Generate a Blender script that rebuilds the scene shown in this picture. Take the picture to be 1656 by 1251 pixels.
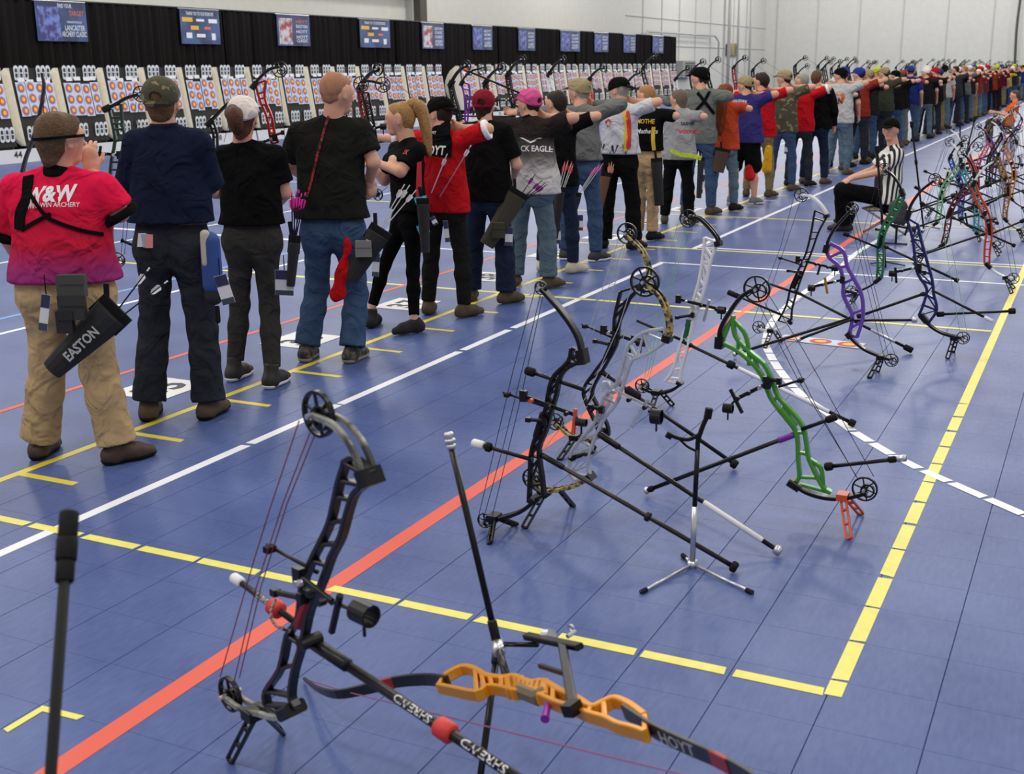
import bpy, math, random
import numpy as np
from mathutils import Vector
from mathutils.bvhtree import BVHTree
random.seed(7)
scn = bpy.context.scene
COL = scn.collection
for _o in list(bpy.data.objects): bpy.data.objects.remove(_o)
# ------------------------------------------------------------------ camera
FPX = 1935.36; PITCH, ROLL, YAW = 0.259780226, -0.0104375157, -0.456839311; CH = 1.84
def _rot(p, r, y):
    cy, sy = math.cos(y), math.sin(y)
    fwd = np.array([sy, cy, 0]); right = np.array([cy, -sy, 0]); up = np.array([0, 0, 1.])
    f2 = fwd*math.cos(p)-up*math.sin(p); u2 = up*math.cos(p)+fwd*math.sin(p)
    return np.array([right*math.cos(r)+u2*math.sin(r), u2*math.cos(r)-right*math.sin(r), f2])
CM = _rot(PITCH, ROLL, YAW); CC = np.array([0, 0, CH])
cam = bpy.data.cameras.new('camera'); camo = bpy.data.objects.new('camera', cam); COL.objects.link(camo)
cam.sensor_fit = 'HORIZONTAL'; cam.sensor_width = 36; cam.lens = 36*FPX/1656; cam.clip_end = 400; cam.clip_start = .05
from mathutils import Matrix
camo.matrix_world = Matrix(((CM[0][0], CM[1][0], -CM[2][0], 0), (CM[0][1], CM[1][1], -CM[2][1], 0), (CM[0][2], CM[1][2], -CM[2][2], CH), (0, 0, 0, 1)))
scn.camera = camo
cam.dof.use_dof = True; cam.dof.focus_distance = 7.0; cam.dof.aperture_fstop = 5.6
# ------------------------------------------------------------------ light
wd = bpy.data.worlds.new('hall_light'); scn.world = wd; wd.use_nodes = True
wd.node_tree.nodes['Background'].inputs[0].default_value = (1.0, .985, .96, 1)
wd.node_tree.nodes['Background'].inputs[1].default_value = 0.33
def lamp(x, y, z=9.0, e=300):
    l = bpy.data.lights.new('ceiling_lamp', 'POINT'); l.shadow_soft_size = .7; l.energy = e; l.color = (1, .97, .92)
    o = bpy.data.objects.new('ceiling_lamp', l); o.location = (x, y, z); COL.objects.link(o)
for _x in (-21, -13, -5, 3):
    for _y in (-1, 8, 18, 30, 44, 60, 80, 95): lamp(_x, _y, 9.5, 440 if _y < 40 else 600)
scn.view_settings.view_transform = 'Standard'; scn.view_settings.look = 'None'
scn.view_settings.gamma = 1; scn.view_settings.use_curve_mapping = False
scn.view_settings.exposure = 0.6
# ------------------------------------------------------------------ pixel -> place
def ray(x, y): return CM.T @ np.array([(x-828)/FPX, -(y-625.5)/FPX, 1])
def onz(x, y, z=0.0):
    d = ray(x, y); return CC+d*((z-CH)/d[2])
def onpl(x, y, p0, n):
    d = ray(x, y); return CC+d*(np.dot(p0-CC, n)/np.dot(d, n))
def V(*a): return np.array(a, float)
def nrm(v): v = np.asarray(v, float); return v/(np.linalg.norm(v)+1e-12)
UP = V(0, 0, 1); FWH = nrm(V(CM[2][0], CM[2][1], 0))
# ------------------------------------------------------------------ materials
def lin(c): return tuple(((v/255)/12.92 if v/255 <= .04045 else ((v/255+.055)/1.055)**2.4) for v in c)+(1,)
_mats = {}
def mat(name, rgb, rough=.6, metal=0, bump=0, scale=40, var=0, spec=.5, trans=0, alpha=1, kind=None, rgb2=None, dist=.02):
    if name in _mats: return _mats[name]
    m = bpy.data.materials.new(name); m.use_nodes = True; nt = m.node_tree; b = nt.nodes['Principled BSDF']
    c = lin(rgb); b.inputs['Base Color'].default_value = c; b.inputs['Roughness'].default_value = rough
    b.inputs['Metallic'].default_value = metal; b.inputs['Specular IOR Level'].default_value = spec
    if trans: b.inputs['Transmission Weight'].default_value = trans
    if alpha < 1: b.inputs['Alpha'].default_value = alpha
    tc = nt.nodes.new('ShaderNodeTexCoord')
    if bump or var or rgb2:
        n = nt.nodes.new('ShaderNodeTexNoise'); n.inputs['Scale'].default_value = scale; n.inputs['Detail'].default_value = 4
        nt.links.new(tc.outputs['Object'], n.inputs['Vector'])
    if bump:
        bp = nt.nodes.new('ShaderNodeBump'); bp.inputs['Strength'].default_value = min(1, bump); bp.inputs['Distance'].default_value = dist
        if dist > .03: n.inputs['Distortion'].default_value = 1.1; n.inputs['Detail'].default_value = 2.5
        nt.links.new(n.outputs['Fac'], bp.inputs['Height']); nt.links.new(bp.outputs['Normal'], b.inputs['Normal'])
    if var or rgb2:
        r = nt.nodes.new('ShaderNodeValToRGB'); e = r.color_ramp.elements
        if rgb2:
            e[0].position = .42; e[1].position = .58; e[0].color = c; e[1].color = lin(rgb2)
            if kind == 'camo':
                r.color_ramp.interpolation = 'CONSTANT'; k = e.new(.5); k.color = lin(tuple((a+q)/3 for a, q in zip(rgb, rgb2)))
        else:
            e[0].position = .3; e[1].position = .7
            e[0].color = tuple(v*(1-var) for v in c[:3])+(1,); e[1].color = tuple(min(1, v*(1+var)) for v in c[:3])+(1,)
        nt.links.new(n.outputs['Fac'], r.inputs['Fac']); nt.links.new(r.outputs['Color'], b.inputs['Base Color'])
    _mats[name] = m; return m
def cloth(name, rgb, **k): return mat('cloth_'+name, rgb, rough=.95, bump=1.0, scale=7, var=.1, spec=.06, dist=.05, **k)
def gradcloth(name, stops, lo, hi):
    """printed fabric whose colour changes with height"""
    m = bpy.data.materials.new(name); m.use_nodes = True; nt = m.node_tree; b = nt.nodes['Principled BSDF']
    tc = nt.nodes.new('ShaderNodeTexCoord'); sp = nt.nodes.new('ShaderNodeSeparateXYZ'); mr = nt.nodes.new('ShaderNodeMapRange')
    nt.links.new(tc.outputs['Object'], sp.inputs[0]); nt.links.new(sp.outputs['Z'], mr.inputs[0])
    mr.inputs[1].default_value = lo; mr.inputs[2].default_value = hi
    r = nt.nodes.new('ShaderNodeValToRGB'); e = r.color_ramp.elements
    e[0].position, e[0].color = stops[0][0], lin(stops[0][1]); e[1].position, e[1].color = stops[-1][0], lin(stops[-1][1])
    for p, c in stops[1:-1]: q = e.new(p); q.color = lin(c)
    nt.links.new(mr.outputs[0], r.inputs['Fac']); nt.links.new(r.outputs['Color'], b.inputs['Base Color'])
    n = nt.nodes.new('ShaderNodeTexNoise'); n.inputs['Scale'].default_value = 7; n.inputs['Distortion'].default_value = 1.1; nt.links.new(tc.outputs['Object'], n.inputs['Vector'])
    bp = nt.nodes.new('ShaderNodeBump'); bp.inputs['Strength'].default_value = 1; bp.inputs['Distance'].default_value = .05
    nt.links.new(n.outputs['Fac'], bp.inputs['Height']); nt.links.new(bp.outputs['Normal'], b.inputs['Normal'])
    b.inputs['Roughness'].default_value = .95; b.inputs['Specular IOR Level'].default_value = .06
    return m
BLK = mat('black_anodised', (13, 13, 14), rough=.36, spec=.35); CARB = mat('carbon_black', (13, 13, 14), rough=.3, spec=.35)
RUB = mat('black_rubber', (13, 13, 14), rough=.7, spec=.25); SILV = mat('silver_metal', (205, 205, 208), rough=.28, metal=.85)
WHT = mat('white_paint', (228, 228, 230), rough=.4); STR = mat('bow_string_black', (25, 22, 26), rough=.7)
STRR = mat('bow_string_red', (120, 30, 50), rough=.7); STRW = mat('bow_string_pale', (170, 180, 170), rough=.7)
STRG = mat('bow_string_green', (120, 190, 130), rough=.7)
REDP = mat('red_rubber', (205, 50, 42), rough=.5); ORG = mat('orange_metal', (205, 80, 35), rough=.4)
SKIN = mat('skin', (214, 160, 134), rough=.55, var=.06, scale=30, spec=.3)
# ------------------------------------------------------------------ objects
def empty(name, loc, label=None, cat=None, group=None):
    o = bpy.data.objects.new(name, None); COL.objects.link(o); o.location = tuple(float(v) for v in loc); o.empty_display_size = .05
    return tag(o, label, cat, group)
def tag(o, label=None, cat=None, group=None, kind=None):
    if label: o['label'] = label
    if cat: o['category'] = cat
    if group: o['group'] = group
    if kind: o['kind'] = kind
    return o
def wloc(o):
    l = V(*o.location)
    while o.parent: o = o.parent; l = l+V(*o.location)
    return l
def link(name, verts, faces, m, parent=None, smooth=False, mi=None):
    verts = np.asarray(verts, float).reshape(-1, 3)
    if parent is not None: verts = verts-wloc(parent)
    me = bpy.data.meshes.new(name)
    me.from_pydata(verts.tolist(), [], faces if isinstance(faces, list) else faces.tolist())
    for q in (m if isinstance(m, (list, tuple)) else [m]): me.materials.append(q)
    if mi is not None: me.polygons.foreach_set('material_index', mi)
    if smooth: me.polygons.foreach_set('use_smooth', [True]*len(me.polygons))
    me.update()
    o = bpy.data.objects.new(name, me); COL.objects.link(o)
    if parent is not None: o.parent = parent
    return o
def recentre(o):
    """move a top-level mesh's origin to its base"""
    me = o.data; n = len(me.vertices); co = np.empty(n*3); me.vertices.foreach_get('co', co); co = co.reshape(-1, 3)
    c = V((co[:, 0].min()+co[:, 0].max())/2, (co[:, 1].min()+co[:, 1].max())/2, co[:, 2].min())
    me.vertices.foreach_set('co', (co-c).ravel()); o.location = tuple(c); me.update(); return o
class MB:
    def __init__(s): s.v = []; s.f = []; s.mi = []; s.m = 0
    def add(s, vs, fs):
        k = len(s.v); s.v += [tuple(float(c) for c in p) for p in vs]
        s.f += [tuple(i+k for i in q) for q in fs]; s.mi += [s.m]*len(fs); return s
    def sweep(s, pts, fr, closed=False):
        """fr: list of rings (lists of points), equal length"""
        n = len(fr[0]); vs = [p for r in fr for p in r]; fs = []
        L = len(fr)
        for i in range(L if closed else L-1):
            for j in range(n):
                a = i*n+j; b = i*n+(j+1) % n; c = ((i+1) % L)*n+(j+1) % n; d = ((i+1) % L)*n+j
                fs.append((a, b, c, d))
        if not closed: fs.append(tuple(range(n-1, -1, -1))); fs.append(tuple((L-1)*n+j for j in range(n)))
        return s.add(vs, fs)
    def tube(s, pts, r, seg=8):
        pts = [np.asarray(p, float) for p in pts]; n = len(pts); rr = r if isinstance(r, (list, tuple)) else [r]*n
        rings = []; ref = None
        for i in range(n):
            t = nrm(pts[min(i+1, n-1)]-pts[max(i-1, 0)])
            if ref is None: ref = V(0, 0, 1) if abs(t[2]) < .9 else V(1, 0, 0)
            a = nrm(np.cross(t, ref)); b = np.cross(t, a); ref = np.cross(a, t)
            rings.append([pts[i]+rr[i]*(math.cos(k*2*math.pi/seg)*a+math.sin(k*2*math.pi/seg)*b) for k in range(seg)])
        return s.sweep(pts, rings)
    def bar(s, pts, w, t, n, round_=.35):
        """flat bar along pts lying in the plane with normal n; w in-plane width, t thickness"""
        pts = [np.asarray(p, float) for p in pts]; N = len(pts); ww = w if isinstance(w, (list, tuple)) else [w]*N; tt = t if isinstance(t, (list, tuple)) else [t]*N
        n = nrm(n); rings = []
        for i in range(N):
            tg = nrm(pts[min(i+1, N-1)]-pts[max(i-1, 0)]); a = nrm(np.cross(n, tg)); nn = np.cross(tg, a)
            hw, ht = ww[i]/2, tt[i]/2; c = round_*min(hw, ht)
            rings.append([pts[i]+a*x+nn*y for x, y in ((hw, -ht+c), (hw, ht-c), (hw-c, ht), (-hw+c, ht), (-hw, ht-c), (-hw, -ht+c), (-hw+c, -ht), (hw-c, -ht))])
        return s.sweep(pts, rings)
    def box(s, c, ax, ay, az):
        c = np.asarray(c, float); ax, ay, az = [np.asarray(q, float) for q in (ax, ay, az)]
        vs = [c+i*ax+j*ay+k*az for i in (-1, 1) for j in (-1, 1) for k in (-1, 1)]
        return s.add(vs, [(0, 1, 3, 2), (4, 6, 7, 5), (0, 4, 5, 1), (2, 3, 7, 6), (0, 2, 6, 4), (1, 5, 7, 3)])
    def ring(s, c, n, r, w, t, seg=28, ax=None, ecc=1.0):
        n = nrm(n); a = nrm(np.cross(n, V(0, 0, 1) if abs(n[2]) < .9 else V(1, 0, 0))) if ax is None else nrm(ax); b = np.cross(n, a); c = np.asarray(c, float); R = []
        for k in range(seg):
            th = 2*math.pi*k/seg; d = math.cos(th)*a+math.sin(th)*b*ecc
            R.append([c+d*(r-w)-n*t/2, c+d*r-n*t/2, c+d*r+n*t/2, c+d*(r-w)+n*t/2])
        return s.sweep(None, R, closed=True)
    def poly(s, pts, n, t):
        pts = [np.asarray(p, float) for p in pts]; n = nrm(n); k = len(pts)
        vs = [p-n*t/2 for p in pts]+[p+n*t/2 for p in pts]
        return s.add(vs, [tuple(range(k-1, -1, -1)), tuple(range(k, 2*k))]+[(i, (i+1) % k, k+(i+1) % k, k+i) for i in range(k)])
    def build(s, name, m, parent=None, smooth=False):
        return link(name, s.v, s.f, m, parent, smooth, s.mi if isinstance(m, (list, tuple)) else None)
def spline(pts, k=4):
    """Catmull-Rom through points"""
    P = [np.asarray(p, float) for p in pts]
    if len(P) < 3: return P
    P = [2*P[0]-P[1]]+P+[2*P[-1]-P[-2]]; out = []
    for i in range(1, len(P)-2):
        for j in range(k):
            t = j/k; a, b, c, d = P[i-1:i+3]
            out.append(.5*((2*b)+(-a+c)*t+(2*a-5*b+4*c-d)*t*t+(-a+3*b-3*c+d)*t**3))
    out.append(P[-2]); return out
_txt = {}
def textmesh(body, bold=.0, shear=0.0):
    k = (body, bold, shear)
    if k in _txt: return _txt[k]
    cu = bpy.data.curves.new('lettering', 'FONT'); cu.body = body; cu.align_x = 'CENTER'; cu.align_y = 'CENTER'; cu.offset = bold; cu.shear = shear; cu.resolution_u = 2
    o = bpy.data.objects.new('lettering', cu); me = o.to_mesh()
    vs = np.array([v.co[:2] for v in me.vertices]).reshape(-1, 2); fs = [tuple(p.vertices) for p in me.polygons]
    o.to_mesh_clear(); bpy.data.objects.remove(o); bpy.data.curves.remove(cu)
    if len(vs): vs = vs-(vs.max(0)+vs.min(0))/2
    _txt[k] = (vs, fs); return vs, fs
def flat_text(body, c, u, v, height, m, parent, width=None, bold=.01, shear=0, name='lettering'):
    vs, fs = textmesh(body, bold, shear)
    if not len(vs): return
    sz = vs.max(0)-vs.min(0); sy = height/sz[1]; sx = sy if width is None else width/sz[0]
    return link(name, [np.asarray(c)+np.asarray(u)*p[0]*sx+np.asarray(v)*p[1]*sy for p in vs], fs, m, parent)
def wrap_text(body, target, px, py, height, m, parent, width=None, bold=.01, shear=0, u=None, v=None, off=.004, name='lettering'):
    """print lettering on the surface of target, centred where the pixel's line of sight meets it"""
    me = target.data; w = wloc(target)
    bv = BVHTree.FromPolygons([tuple(p.co) for p in me.vertices], [tuple(p.vertices) for p in me.polygons])
    d = nrm(ray(px, py)); h = bv.ray_cast(Vector(CC-w), Vector(d))
    if h[0] is None: return None
    c = V(*h[0])+w; n = nrm(h[1])
    if np.dot(n, d) > 0: n = -n
    if u is None: u = nrm(np.cross(UP, n)); v = np.cross(n, u)
    vs, fs = textmesh(body, bold, shear); sz = vs.max(0)-vs.min(0); sy = height/sz[1]; sx = sy if width is None else width/sz[0]
    out = []
    for p in vs:
        q = c+u*p[0]*sx+v*p[1]*sy
        hh = bv.ray_cast(Vector(q+n*.3-w), Vector(-n))
        out.append(V(*hh[0])+w+n*off if hh[0] is not None else q+n*off)
    return link(name, out, fs, m, parent)
# ================================================================== SETTING
def floor_mat():
    m = bpy.data.materials.new('blue_sport_floor'); m.use_nodes = True; nt = m.node_tree; b = nt.nodes['Principled BSDF']
    g = nt.nodes.new('ShaderNodeNewGeometry')
    n1 = nt.nodes.new('ShaderNodeTexNoise'); n1.inputs['Scale'].default_value = 1.6; n1.inputs['Detail'].default_value = 6
    n2 = nt.nodes.new('ShaderNodeTexNoise'); n2.inputs['Scale'].default_value = 60; n2.inputs['Detail'].default_value = 3
    mp = nt.nodes.new('ShaderNodeMapping'); mp.inputs['Scale'].default_value = (1, .25, 1)
    nt.links.new(g.outputs['Position'], n1.inputs['Vector']); nt.links.new(g.outputs['Position'], mp.inputs[0]); nt.links.new(mp.outputs[0], n2.inputs['Vector'])
    r = nt.nodes.new('ShaderNodeValToRGB'); e = r.color_ramp.elements
    e[0].position = .3; e[1].position = .72; e[0].color = lin((58, 75, 131)); e[1].color = lin((91, 108, 160))
    mx = nt.nodes.new('ShaderNodeMath'); mx.operation = 'MULTIPLY_ADD'; mx.inputs[1].default_value = .35
    nt.links.new(n2.outputs['Fac'], mx.inputs[0])
    ml = nt.nodes.new('ShaderNodeMath'); ml.operation = 'MULTIPLY'; ml.inputs[1].default_value = .65; nt.links.new(n1.outputs['Fac'], ml.inputs[0])
    nt.links.new(ml.outputs[0], mx.inputs[2]); nt.links.new(mx.outputs[0], r.inputs['Fac']); nt.links.new(r.outputs['Color'], b.inputs['Base Color'])
    bp = nt.nodes.new('ShaderNodeBump'); bp.inputs['Strength'].default_value = .12; bp.inputs['Distance'].default_value = .004
    nt.links.new(n2.outputs['Fac'], bp.inputs['Height']); nt.links.new(bp.outputs['Normal'], b.inputs['Normal'])
    b.inputs['Roughness'].default_value = .42; b.inputs['Specular IOR Level'].default_value = .32
    return m
FLOOR = floor_mat(); SEAM = mat('floor_seam', (38, 46, 92), rough=.8)
YEL = mat('yellow_line_paint', (236, 226, 110), rough=.5, var=.05, scale=20); YEL2 = mat('yellow_tape', (228, 205, 50), rough=.45)
WLN = mat('white_line_paint', (235, 236, 240), rough=.5); RLN = mat('red_line_paint', (226, 92, 72), rough=.5); BLN = mat('light_blue_line', (120, 160, 220), rough=.5)
mb = MB(); mb.add([(-60, -6, -.0035), (30, -6, -.0035), (30, 130, -.0035), (-60, 130, -.0035)], [(0, 1, 2, 3)])
floor = link('floor', mb.v, mb.f, SEAM); tag(floor, kind='structure')
TX, TY, X0, Y0 = .3038, .2893, -.59, 3.439
i0, i1, j0, j1 = -13, 5, -6, 30
def tile_mesh(w, l):
    a, b, c, e, h = w/2-.0007, l/2-.0001, .0012, .0005, .0035
    vs = [(-a, -b, -h), (a, -b, -h), (a, b, -h), (-a, b, -h), (-a+c, -b+e, 0), (a-c, -b+e, 0), (a-c, b-e, 0), (-a+c, b-e, 0)]
    me = bpy.data.meshes.new('floor_tile'); me.from_pydata(vs, [], [(4, 5, 6, 7), (0, 1, 5, 4), (1, 2, 6, 5), (2, 3, 7, 6), (3, 0, 4, 7)]); me.materials.append(FLOOR); return me, vs
tme, tvs = tile_mesh(TX, TY)
cells = []
for i in range(i0, i1):
    for j in range(j0, j1):
        c = V(X0+(i+.5)*TX, Y0+(j+.5)*TY, 0); q = CM@(c-CC)
        x, y = 828+FPX*q[0]/q[2], 625.5-FPX*q[1]/q[2]
        vis = q[2] > .3 and -120 < x < 1776 and y < 1400
        cells.append((0 if vis else 1, q[2], c))
cells.sort(key=lambda t: (t[0], t[1])); restb = MB()
for k, (v_, d_, c) in enumerate(cells):
    if k < 290:
        o = bpy.data.objects.new('floor_tile', tme); COL.objects.link(o); o.location = tuple(c); o.parent = floor
    else: restb.add([V(*p)+c for p in tvs], [(4, 5, 6, 7), (0, 1, 5, 4), (1, 2, 6, 5), (2, 3, 7, 6), (3, 0, 4, 7)])
xa, xb, ya, yb = X0+i0*TX, X0+i1*TX, Y0+j0*TY, Y0+j1*TY
for (a, b, c, d) in ((-60, -6, xa, 130), (xb, -6, 30, 130), (xa, -6, xb, ya), (xa, yb, xb, 130)):
    restb.add([(a, b, 0), (c, b, 0), (c, d, 0), (a, d, 0)], [(0, 1, 2, 3)])
tag(restb.build('floor_tile_field', FLOOR, floor), kind='stuff')
LZ = .0012
_zc = [0]
def strip(name, m, segs, w, z=LZ):
    """segs: list of ((x,y),(x,y)) on the floor, each its own piece"""
    _zc[0] += 1; z = .0011+.00005*(_zc[0] if _zc[0] < 16 else 16+(_zc[0] % 2))
    for a, b in segs:
        a, b = V(a[0], a[1], z), V(b[0], b[1], z); t = nrm(b-a); s = V(-t[1], t[0], 0)*w/2; j = [random.uniform(-.008, .008) for _ in range(4)]
        lo = V(0, 0, -.001); q = [a-s+t*j[0], b-s+t*j[1], b+s+t*j[2], a+s+t*j[3]]
        link(name, q+[p+lo for p in q], [(0, 1, 2, 3), (0, 4, 5, 1), (1, 5, 6, 2), (2, 6, 7, 3), (3, 7, 4, 0)], m, floor)
XS, XW, XR, XY = -4.505, -3.785, -2.41, -.594
strip('shooting_line', YEL2, [((XS, 2.0), (XS, 80))], .05, .0016)
strip('lane_tick', YEL2, [((XS, 3.82+.728*k), (XS+.37, 3.82+.728*k)) for k in range(-1, 60)], .045, .0015)
ww = [(XW, 1.5+i*.9) for i in range(13)]
strip('white_line', WLN, [((XW, 2.2), (XW, 4.62)), ((XW, 4.66), (XW, 5.46)), ((XW, 5.48), (XW, 6.9)), ((XW, 6.95), (XW, 7.66)), ((XW, 7.73), (XW, 9.0)), ((XW, 9.03), (XW, 9.72)), ((XW, 9.74), (XW, 11.02)), ((XW, 12.05), (XW, 78))], .055)
strip('red_line', RLN, [((XR, -1), (XR, 45))], .075, .0022)
strip('yellow_edge_line', YEL, [((XY+.02, Y0+k*TY+.012), (XY+.02, Y0+(k+1)*TY-.012)) for k in range(0, 12)]+[((XY+.02, Y0+12*TY+.008), (XY+.02, 40)), ((XY+.02, 3.345), (XY+.02, Y0-.008))], .052)
strip('yellow_base_line', YEL, [((X0+(k)*TX+.012, 3.355), (X0+(k+1)*TX-.012, 3.355)) for k in range(-22, 0)], .048)
strip('yellow_cross_line', YEL, [((X0+k*TX*2+.01, 8.98), (X0+(k+1)*TX*2-.01, 8.98)) for k in range(-10, 0)]+[((-14, 14.86), (2, 14.86)), ((-5.5, 12.02), (3, 12.02))], .05, .0010)
strip('white_cross_line', WLN, [((XW-.03, 11.05), (4, 11.05)), ((XW-.03, 12.16), (4, 12.16)), ((-12, 11.05), (-5.4, 11.05))], .05)
strip('red_lane_line', RLN, [((-5.46, 2), (-5.46, 40))], .045)
strip('white_lane_line', WLN, [((-7.15, 2), (-7.15, 40)), ((-9.9, 4), (-9.9, 50)), ((-12.5, 11), (-7.15, 11)), ((-14, 17), (-7.15, 17))], .05)
strip('blue_lane_line', BLN, [((-7.6, 3), (-7.6, 40))], .05)
strip('yellow_lane_line', YEL, [((-9, 9), (-6, 9)), ((-12, 20), (-8, 20))], .05)
def arcpiece(pxs, w, gap=.06):
    P0 = spline([onz(*p) for p in pxs], 8); P = [P0[0]]
    for p in P0[1:]:
        if np.linalg.norm(p-P[-1]) > .19: P.append(p)
    for k in range(len(P)-1):
        t = nrm(P[k+1]-P[k]); strip('white_arc_line', WLN, [(tuple((P[k]+t*.012)[:2]), tuple((P[k+1]-t*.012)[:2]))], w, .0014)
arcpiece([(1424, 386), (1381, 412), (1341, 449.6), (1309, 467), (1275, 492.7), (1249, 520), (1238, 556), (1245.5, 573.6), (1258, 595), (1277, 619), (1298, 640.5), (1337, 667), (1379, 697), (1420, 722), (1470, 750), (1560, 790), (1656, 832), (1760, 875)], .055)
for a, b in (((10, 1181), (68, 1146)), ((66, 1145), (131, 1161))):
    strip('yellow_corner_mark', YEL, [(tuple(onz(*a)[:2]), tuple(onz(*b)[:2]))], .026)
# walls and curtain
WALL = mat('white_hall_wall', (206, 206, 200), rough=.8, var=.03, scale=3)
mb = MB()
mb.box((-27.1, 60, 6), (.1, 0, 0), (0, 45, 0), (0, 0, 6)); wl = mb.build('wall_left', WALL); tag(wl, kind='structure')
mb = MB()
mb.box((-8, 104.2, 6), (19.2, 0, 0), (0, .1, 0), (0, 0, 6)); we = mb.build('wall_far', WALL); tag(we, kind='structure')
WSE = mat('wall_seam_grey', (188, 188, 184), rough=.8)
for k in range(10):
    m_ = MB(); m_.box((-26+k*3.4, 104.06, 6), (.025, 0, 0), (0, .03, 0), (0, 0, 6)); m_.build('wall_seam', WSE, we)
for k in range(8):
    m_ = MB(); m_.box((-26.97, 74+k*3.6, 6), (.03, 0, 0), (0, .06, 0), (0, 0, 6)); m_.build('wall_seam', WSE, wl)
for z in (3.2, 4.9):
    m_ = MB(); m_.box((-26.97, 88, z), (.03, 0, 0), (0, 17, 0), (0, 0, .03)); m_.build('wall_seam', WSE, wl)
PIPE = mat('grey_pipe', (176, 176, 172), rough=.4)
pp = MB()
pp.tube([V(-26.5, 73, 0.2), V(-26.5, 73, 3.6), V(-26.5, 73.6, 4.0), V(-26.5, 88, 4.0), V(-26.5, 89, 3.6), V(-26.5, 89, 2.2)], .07)
tag(recentre(pp.build('wall_pipe', PIPE, smooth=True)), 'grey bent pipe on the white wall past the curtain end', 'pipe')
for i_, y_ in enumerate((92, 94.5, 98)):
    pp = MB(); pp.tube([V(-26.6, y_, 0), V(-26.6, y_, 11)], .09 if i_ else .13)
    tag(recentre(pp.build('vertical_pipe', PIPE, smooth=True)), ['thick', 'middle', 'farthest'][i_]+' vertical grey pipe on the white wall past the curtain', 'pipe', 'vertical wall pipes')
pp = MB(); pp.box((-26.7, 82, 1.7), (.25, 0, 0), (0, 1.4, 0), (0, 0, .55)); hv = pp.build('vent_unit', mat('grey_cabinet', (150, 150, 148), rough=.6)); recentre(hv)
tag(hv, 'grey louvred wall unit at the end of the black curtain', 'vent')
for k in range(6):
    pp = MB(); pp.box((-26.43, 82.2, 1.3+k*.16), (.03, 0, 0), (0, 1.1, 0), (0, 0, .03)); pp.build('slat', mat('dark_slat', (80, 80, 80)), hv)
pp = MB(); pp.box((-26.85, 94, 3.1), (.05, 0, 0), (0, 1.5, 0), (0, 0, .45)); sg = pp.build('wall_sign', mat('faded_sign', (170, 150, 90), rough=.6, rgb2=(120, 120, 110), scale=1.5)); recentre(sg)
tag(sg, 'faded yellow and grey sign panel on the white wall', 'sign')
BEAM = mat('beige_beam', (170, 160, 135), rough=.7)
pp = MB(); pp.box((-26.6, 30, 5.2), (.2, 0, 0), (0, 16, 0), (0, 0, .35)); tag(recentre(pp.build('wall_beam', BEAM)), 'beige beam along the wall above the black curtain', 'beam')
pp = MB(); pp.box((-26.4, 45.4, 6), (.16, 0, 0), (0, .28, 0), (0, 0, 6)); tag(recentre(pp.build('wall_column', mat('dark_column', (70, 68, 62), rough=.7))), 'dark upright column behind the top of the curtain', 'column')
# curtain: each drop hangs as its own panel of folds
CURT = mat('black_drape', (26, 24, 24), rough=.9, bump=.1, spec=.1)
curt = empty('backdrop_curtain', (-24, 40, 0), 'long black pleated drape hanging behind the row of targets', 'curtain')
y_ = 10.0; k = 0
while y_ < 70.4:
    w_ = 1.52; n = 22; vs = []; fs = []
    for i in range(n+1):
        t = i/n; yy = y_+t*w_; dx = .05*math.sin(t*math.pi*2*5+k)+.03*math.sin(t*17+k*2)
        dx += .02*(k % 2); vs += [(-24.0+dx*1.4, yy, .03), (-24.0+dx*1.1, yy, 1.9), (-24.0+dx*.6, yy, 3.58+.004*k*0)]
    for i in range(n): a = i*3; fs += [(a, a+3, a+4, a+1), (a+1, a+4, a+5, a+2)]
    o = link('curtain_panel', vs, fs, CURT, curt, True); y_ += w_-.12; k += 1
pp = MB(); pp.tube([V(-24, 9.9, 3.6), V(-24, 70.6, 3.6)], .03); pp.build('curtain_rail', BLK, curt)
# banners
BAN = [(57, 0, 145, 65), (292, 16, 359, 71), (449, 24, 504, 75), (583, 32, 633, 77), (684, 37, 720, 79), (766, 42, 798, 82), (840, 47, 867, 82), (908, 50, 939, 83), (963, 52, 985, 84), (1010, 55, 1029, 86), (1057, 58, 1074, 87)]
NAVY = mat('banner_navy', (30, 44, 84), rough=.5, rgb2=(62, 88, 140), scale=1.3); BWH = mat('banner_white_print', (225, 228, 235), rough=.5)
BYE = mat('banner_yellow_print', (220, 175, 50), rough=.5); BOR = mat('banner_orange_print', (215, 110, 50), rough=.5); BFIG = mat('banner_picture', (110, 130, 200), rough=.5, rgb2=(60, 50, 120), scale=5)
BRED = mat('banner_red_picture', (150, 60, 60), rough=.5, rgb2=(200, 200, 210), scale=4)
BLAB = ['first from the left with a blue archer picture', 'with two rows of sponsor logos above the camouflage cap', 'with a red archer picture over the red bow', 'with sponsor logos above the bald head', 'with a red picture beside white text near the ponytail', 'with pale logos above the purple bow', 'with white text above the pink cap', 'with wide blue print above the tan cap', 'fourth from the right end of the curtain', 'next to last toward the right end', 'last and smallest by the curtain end']
def PX(x, y, X): return onpl(x, y, V(X, 0, 0), V(1., 0, 0))
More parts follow.
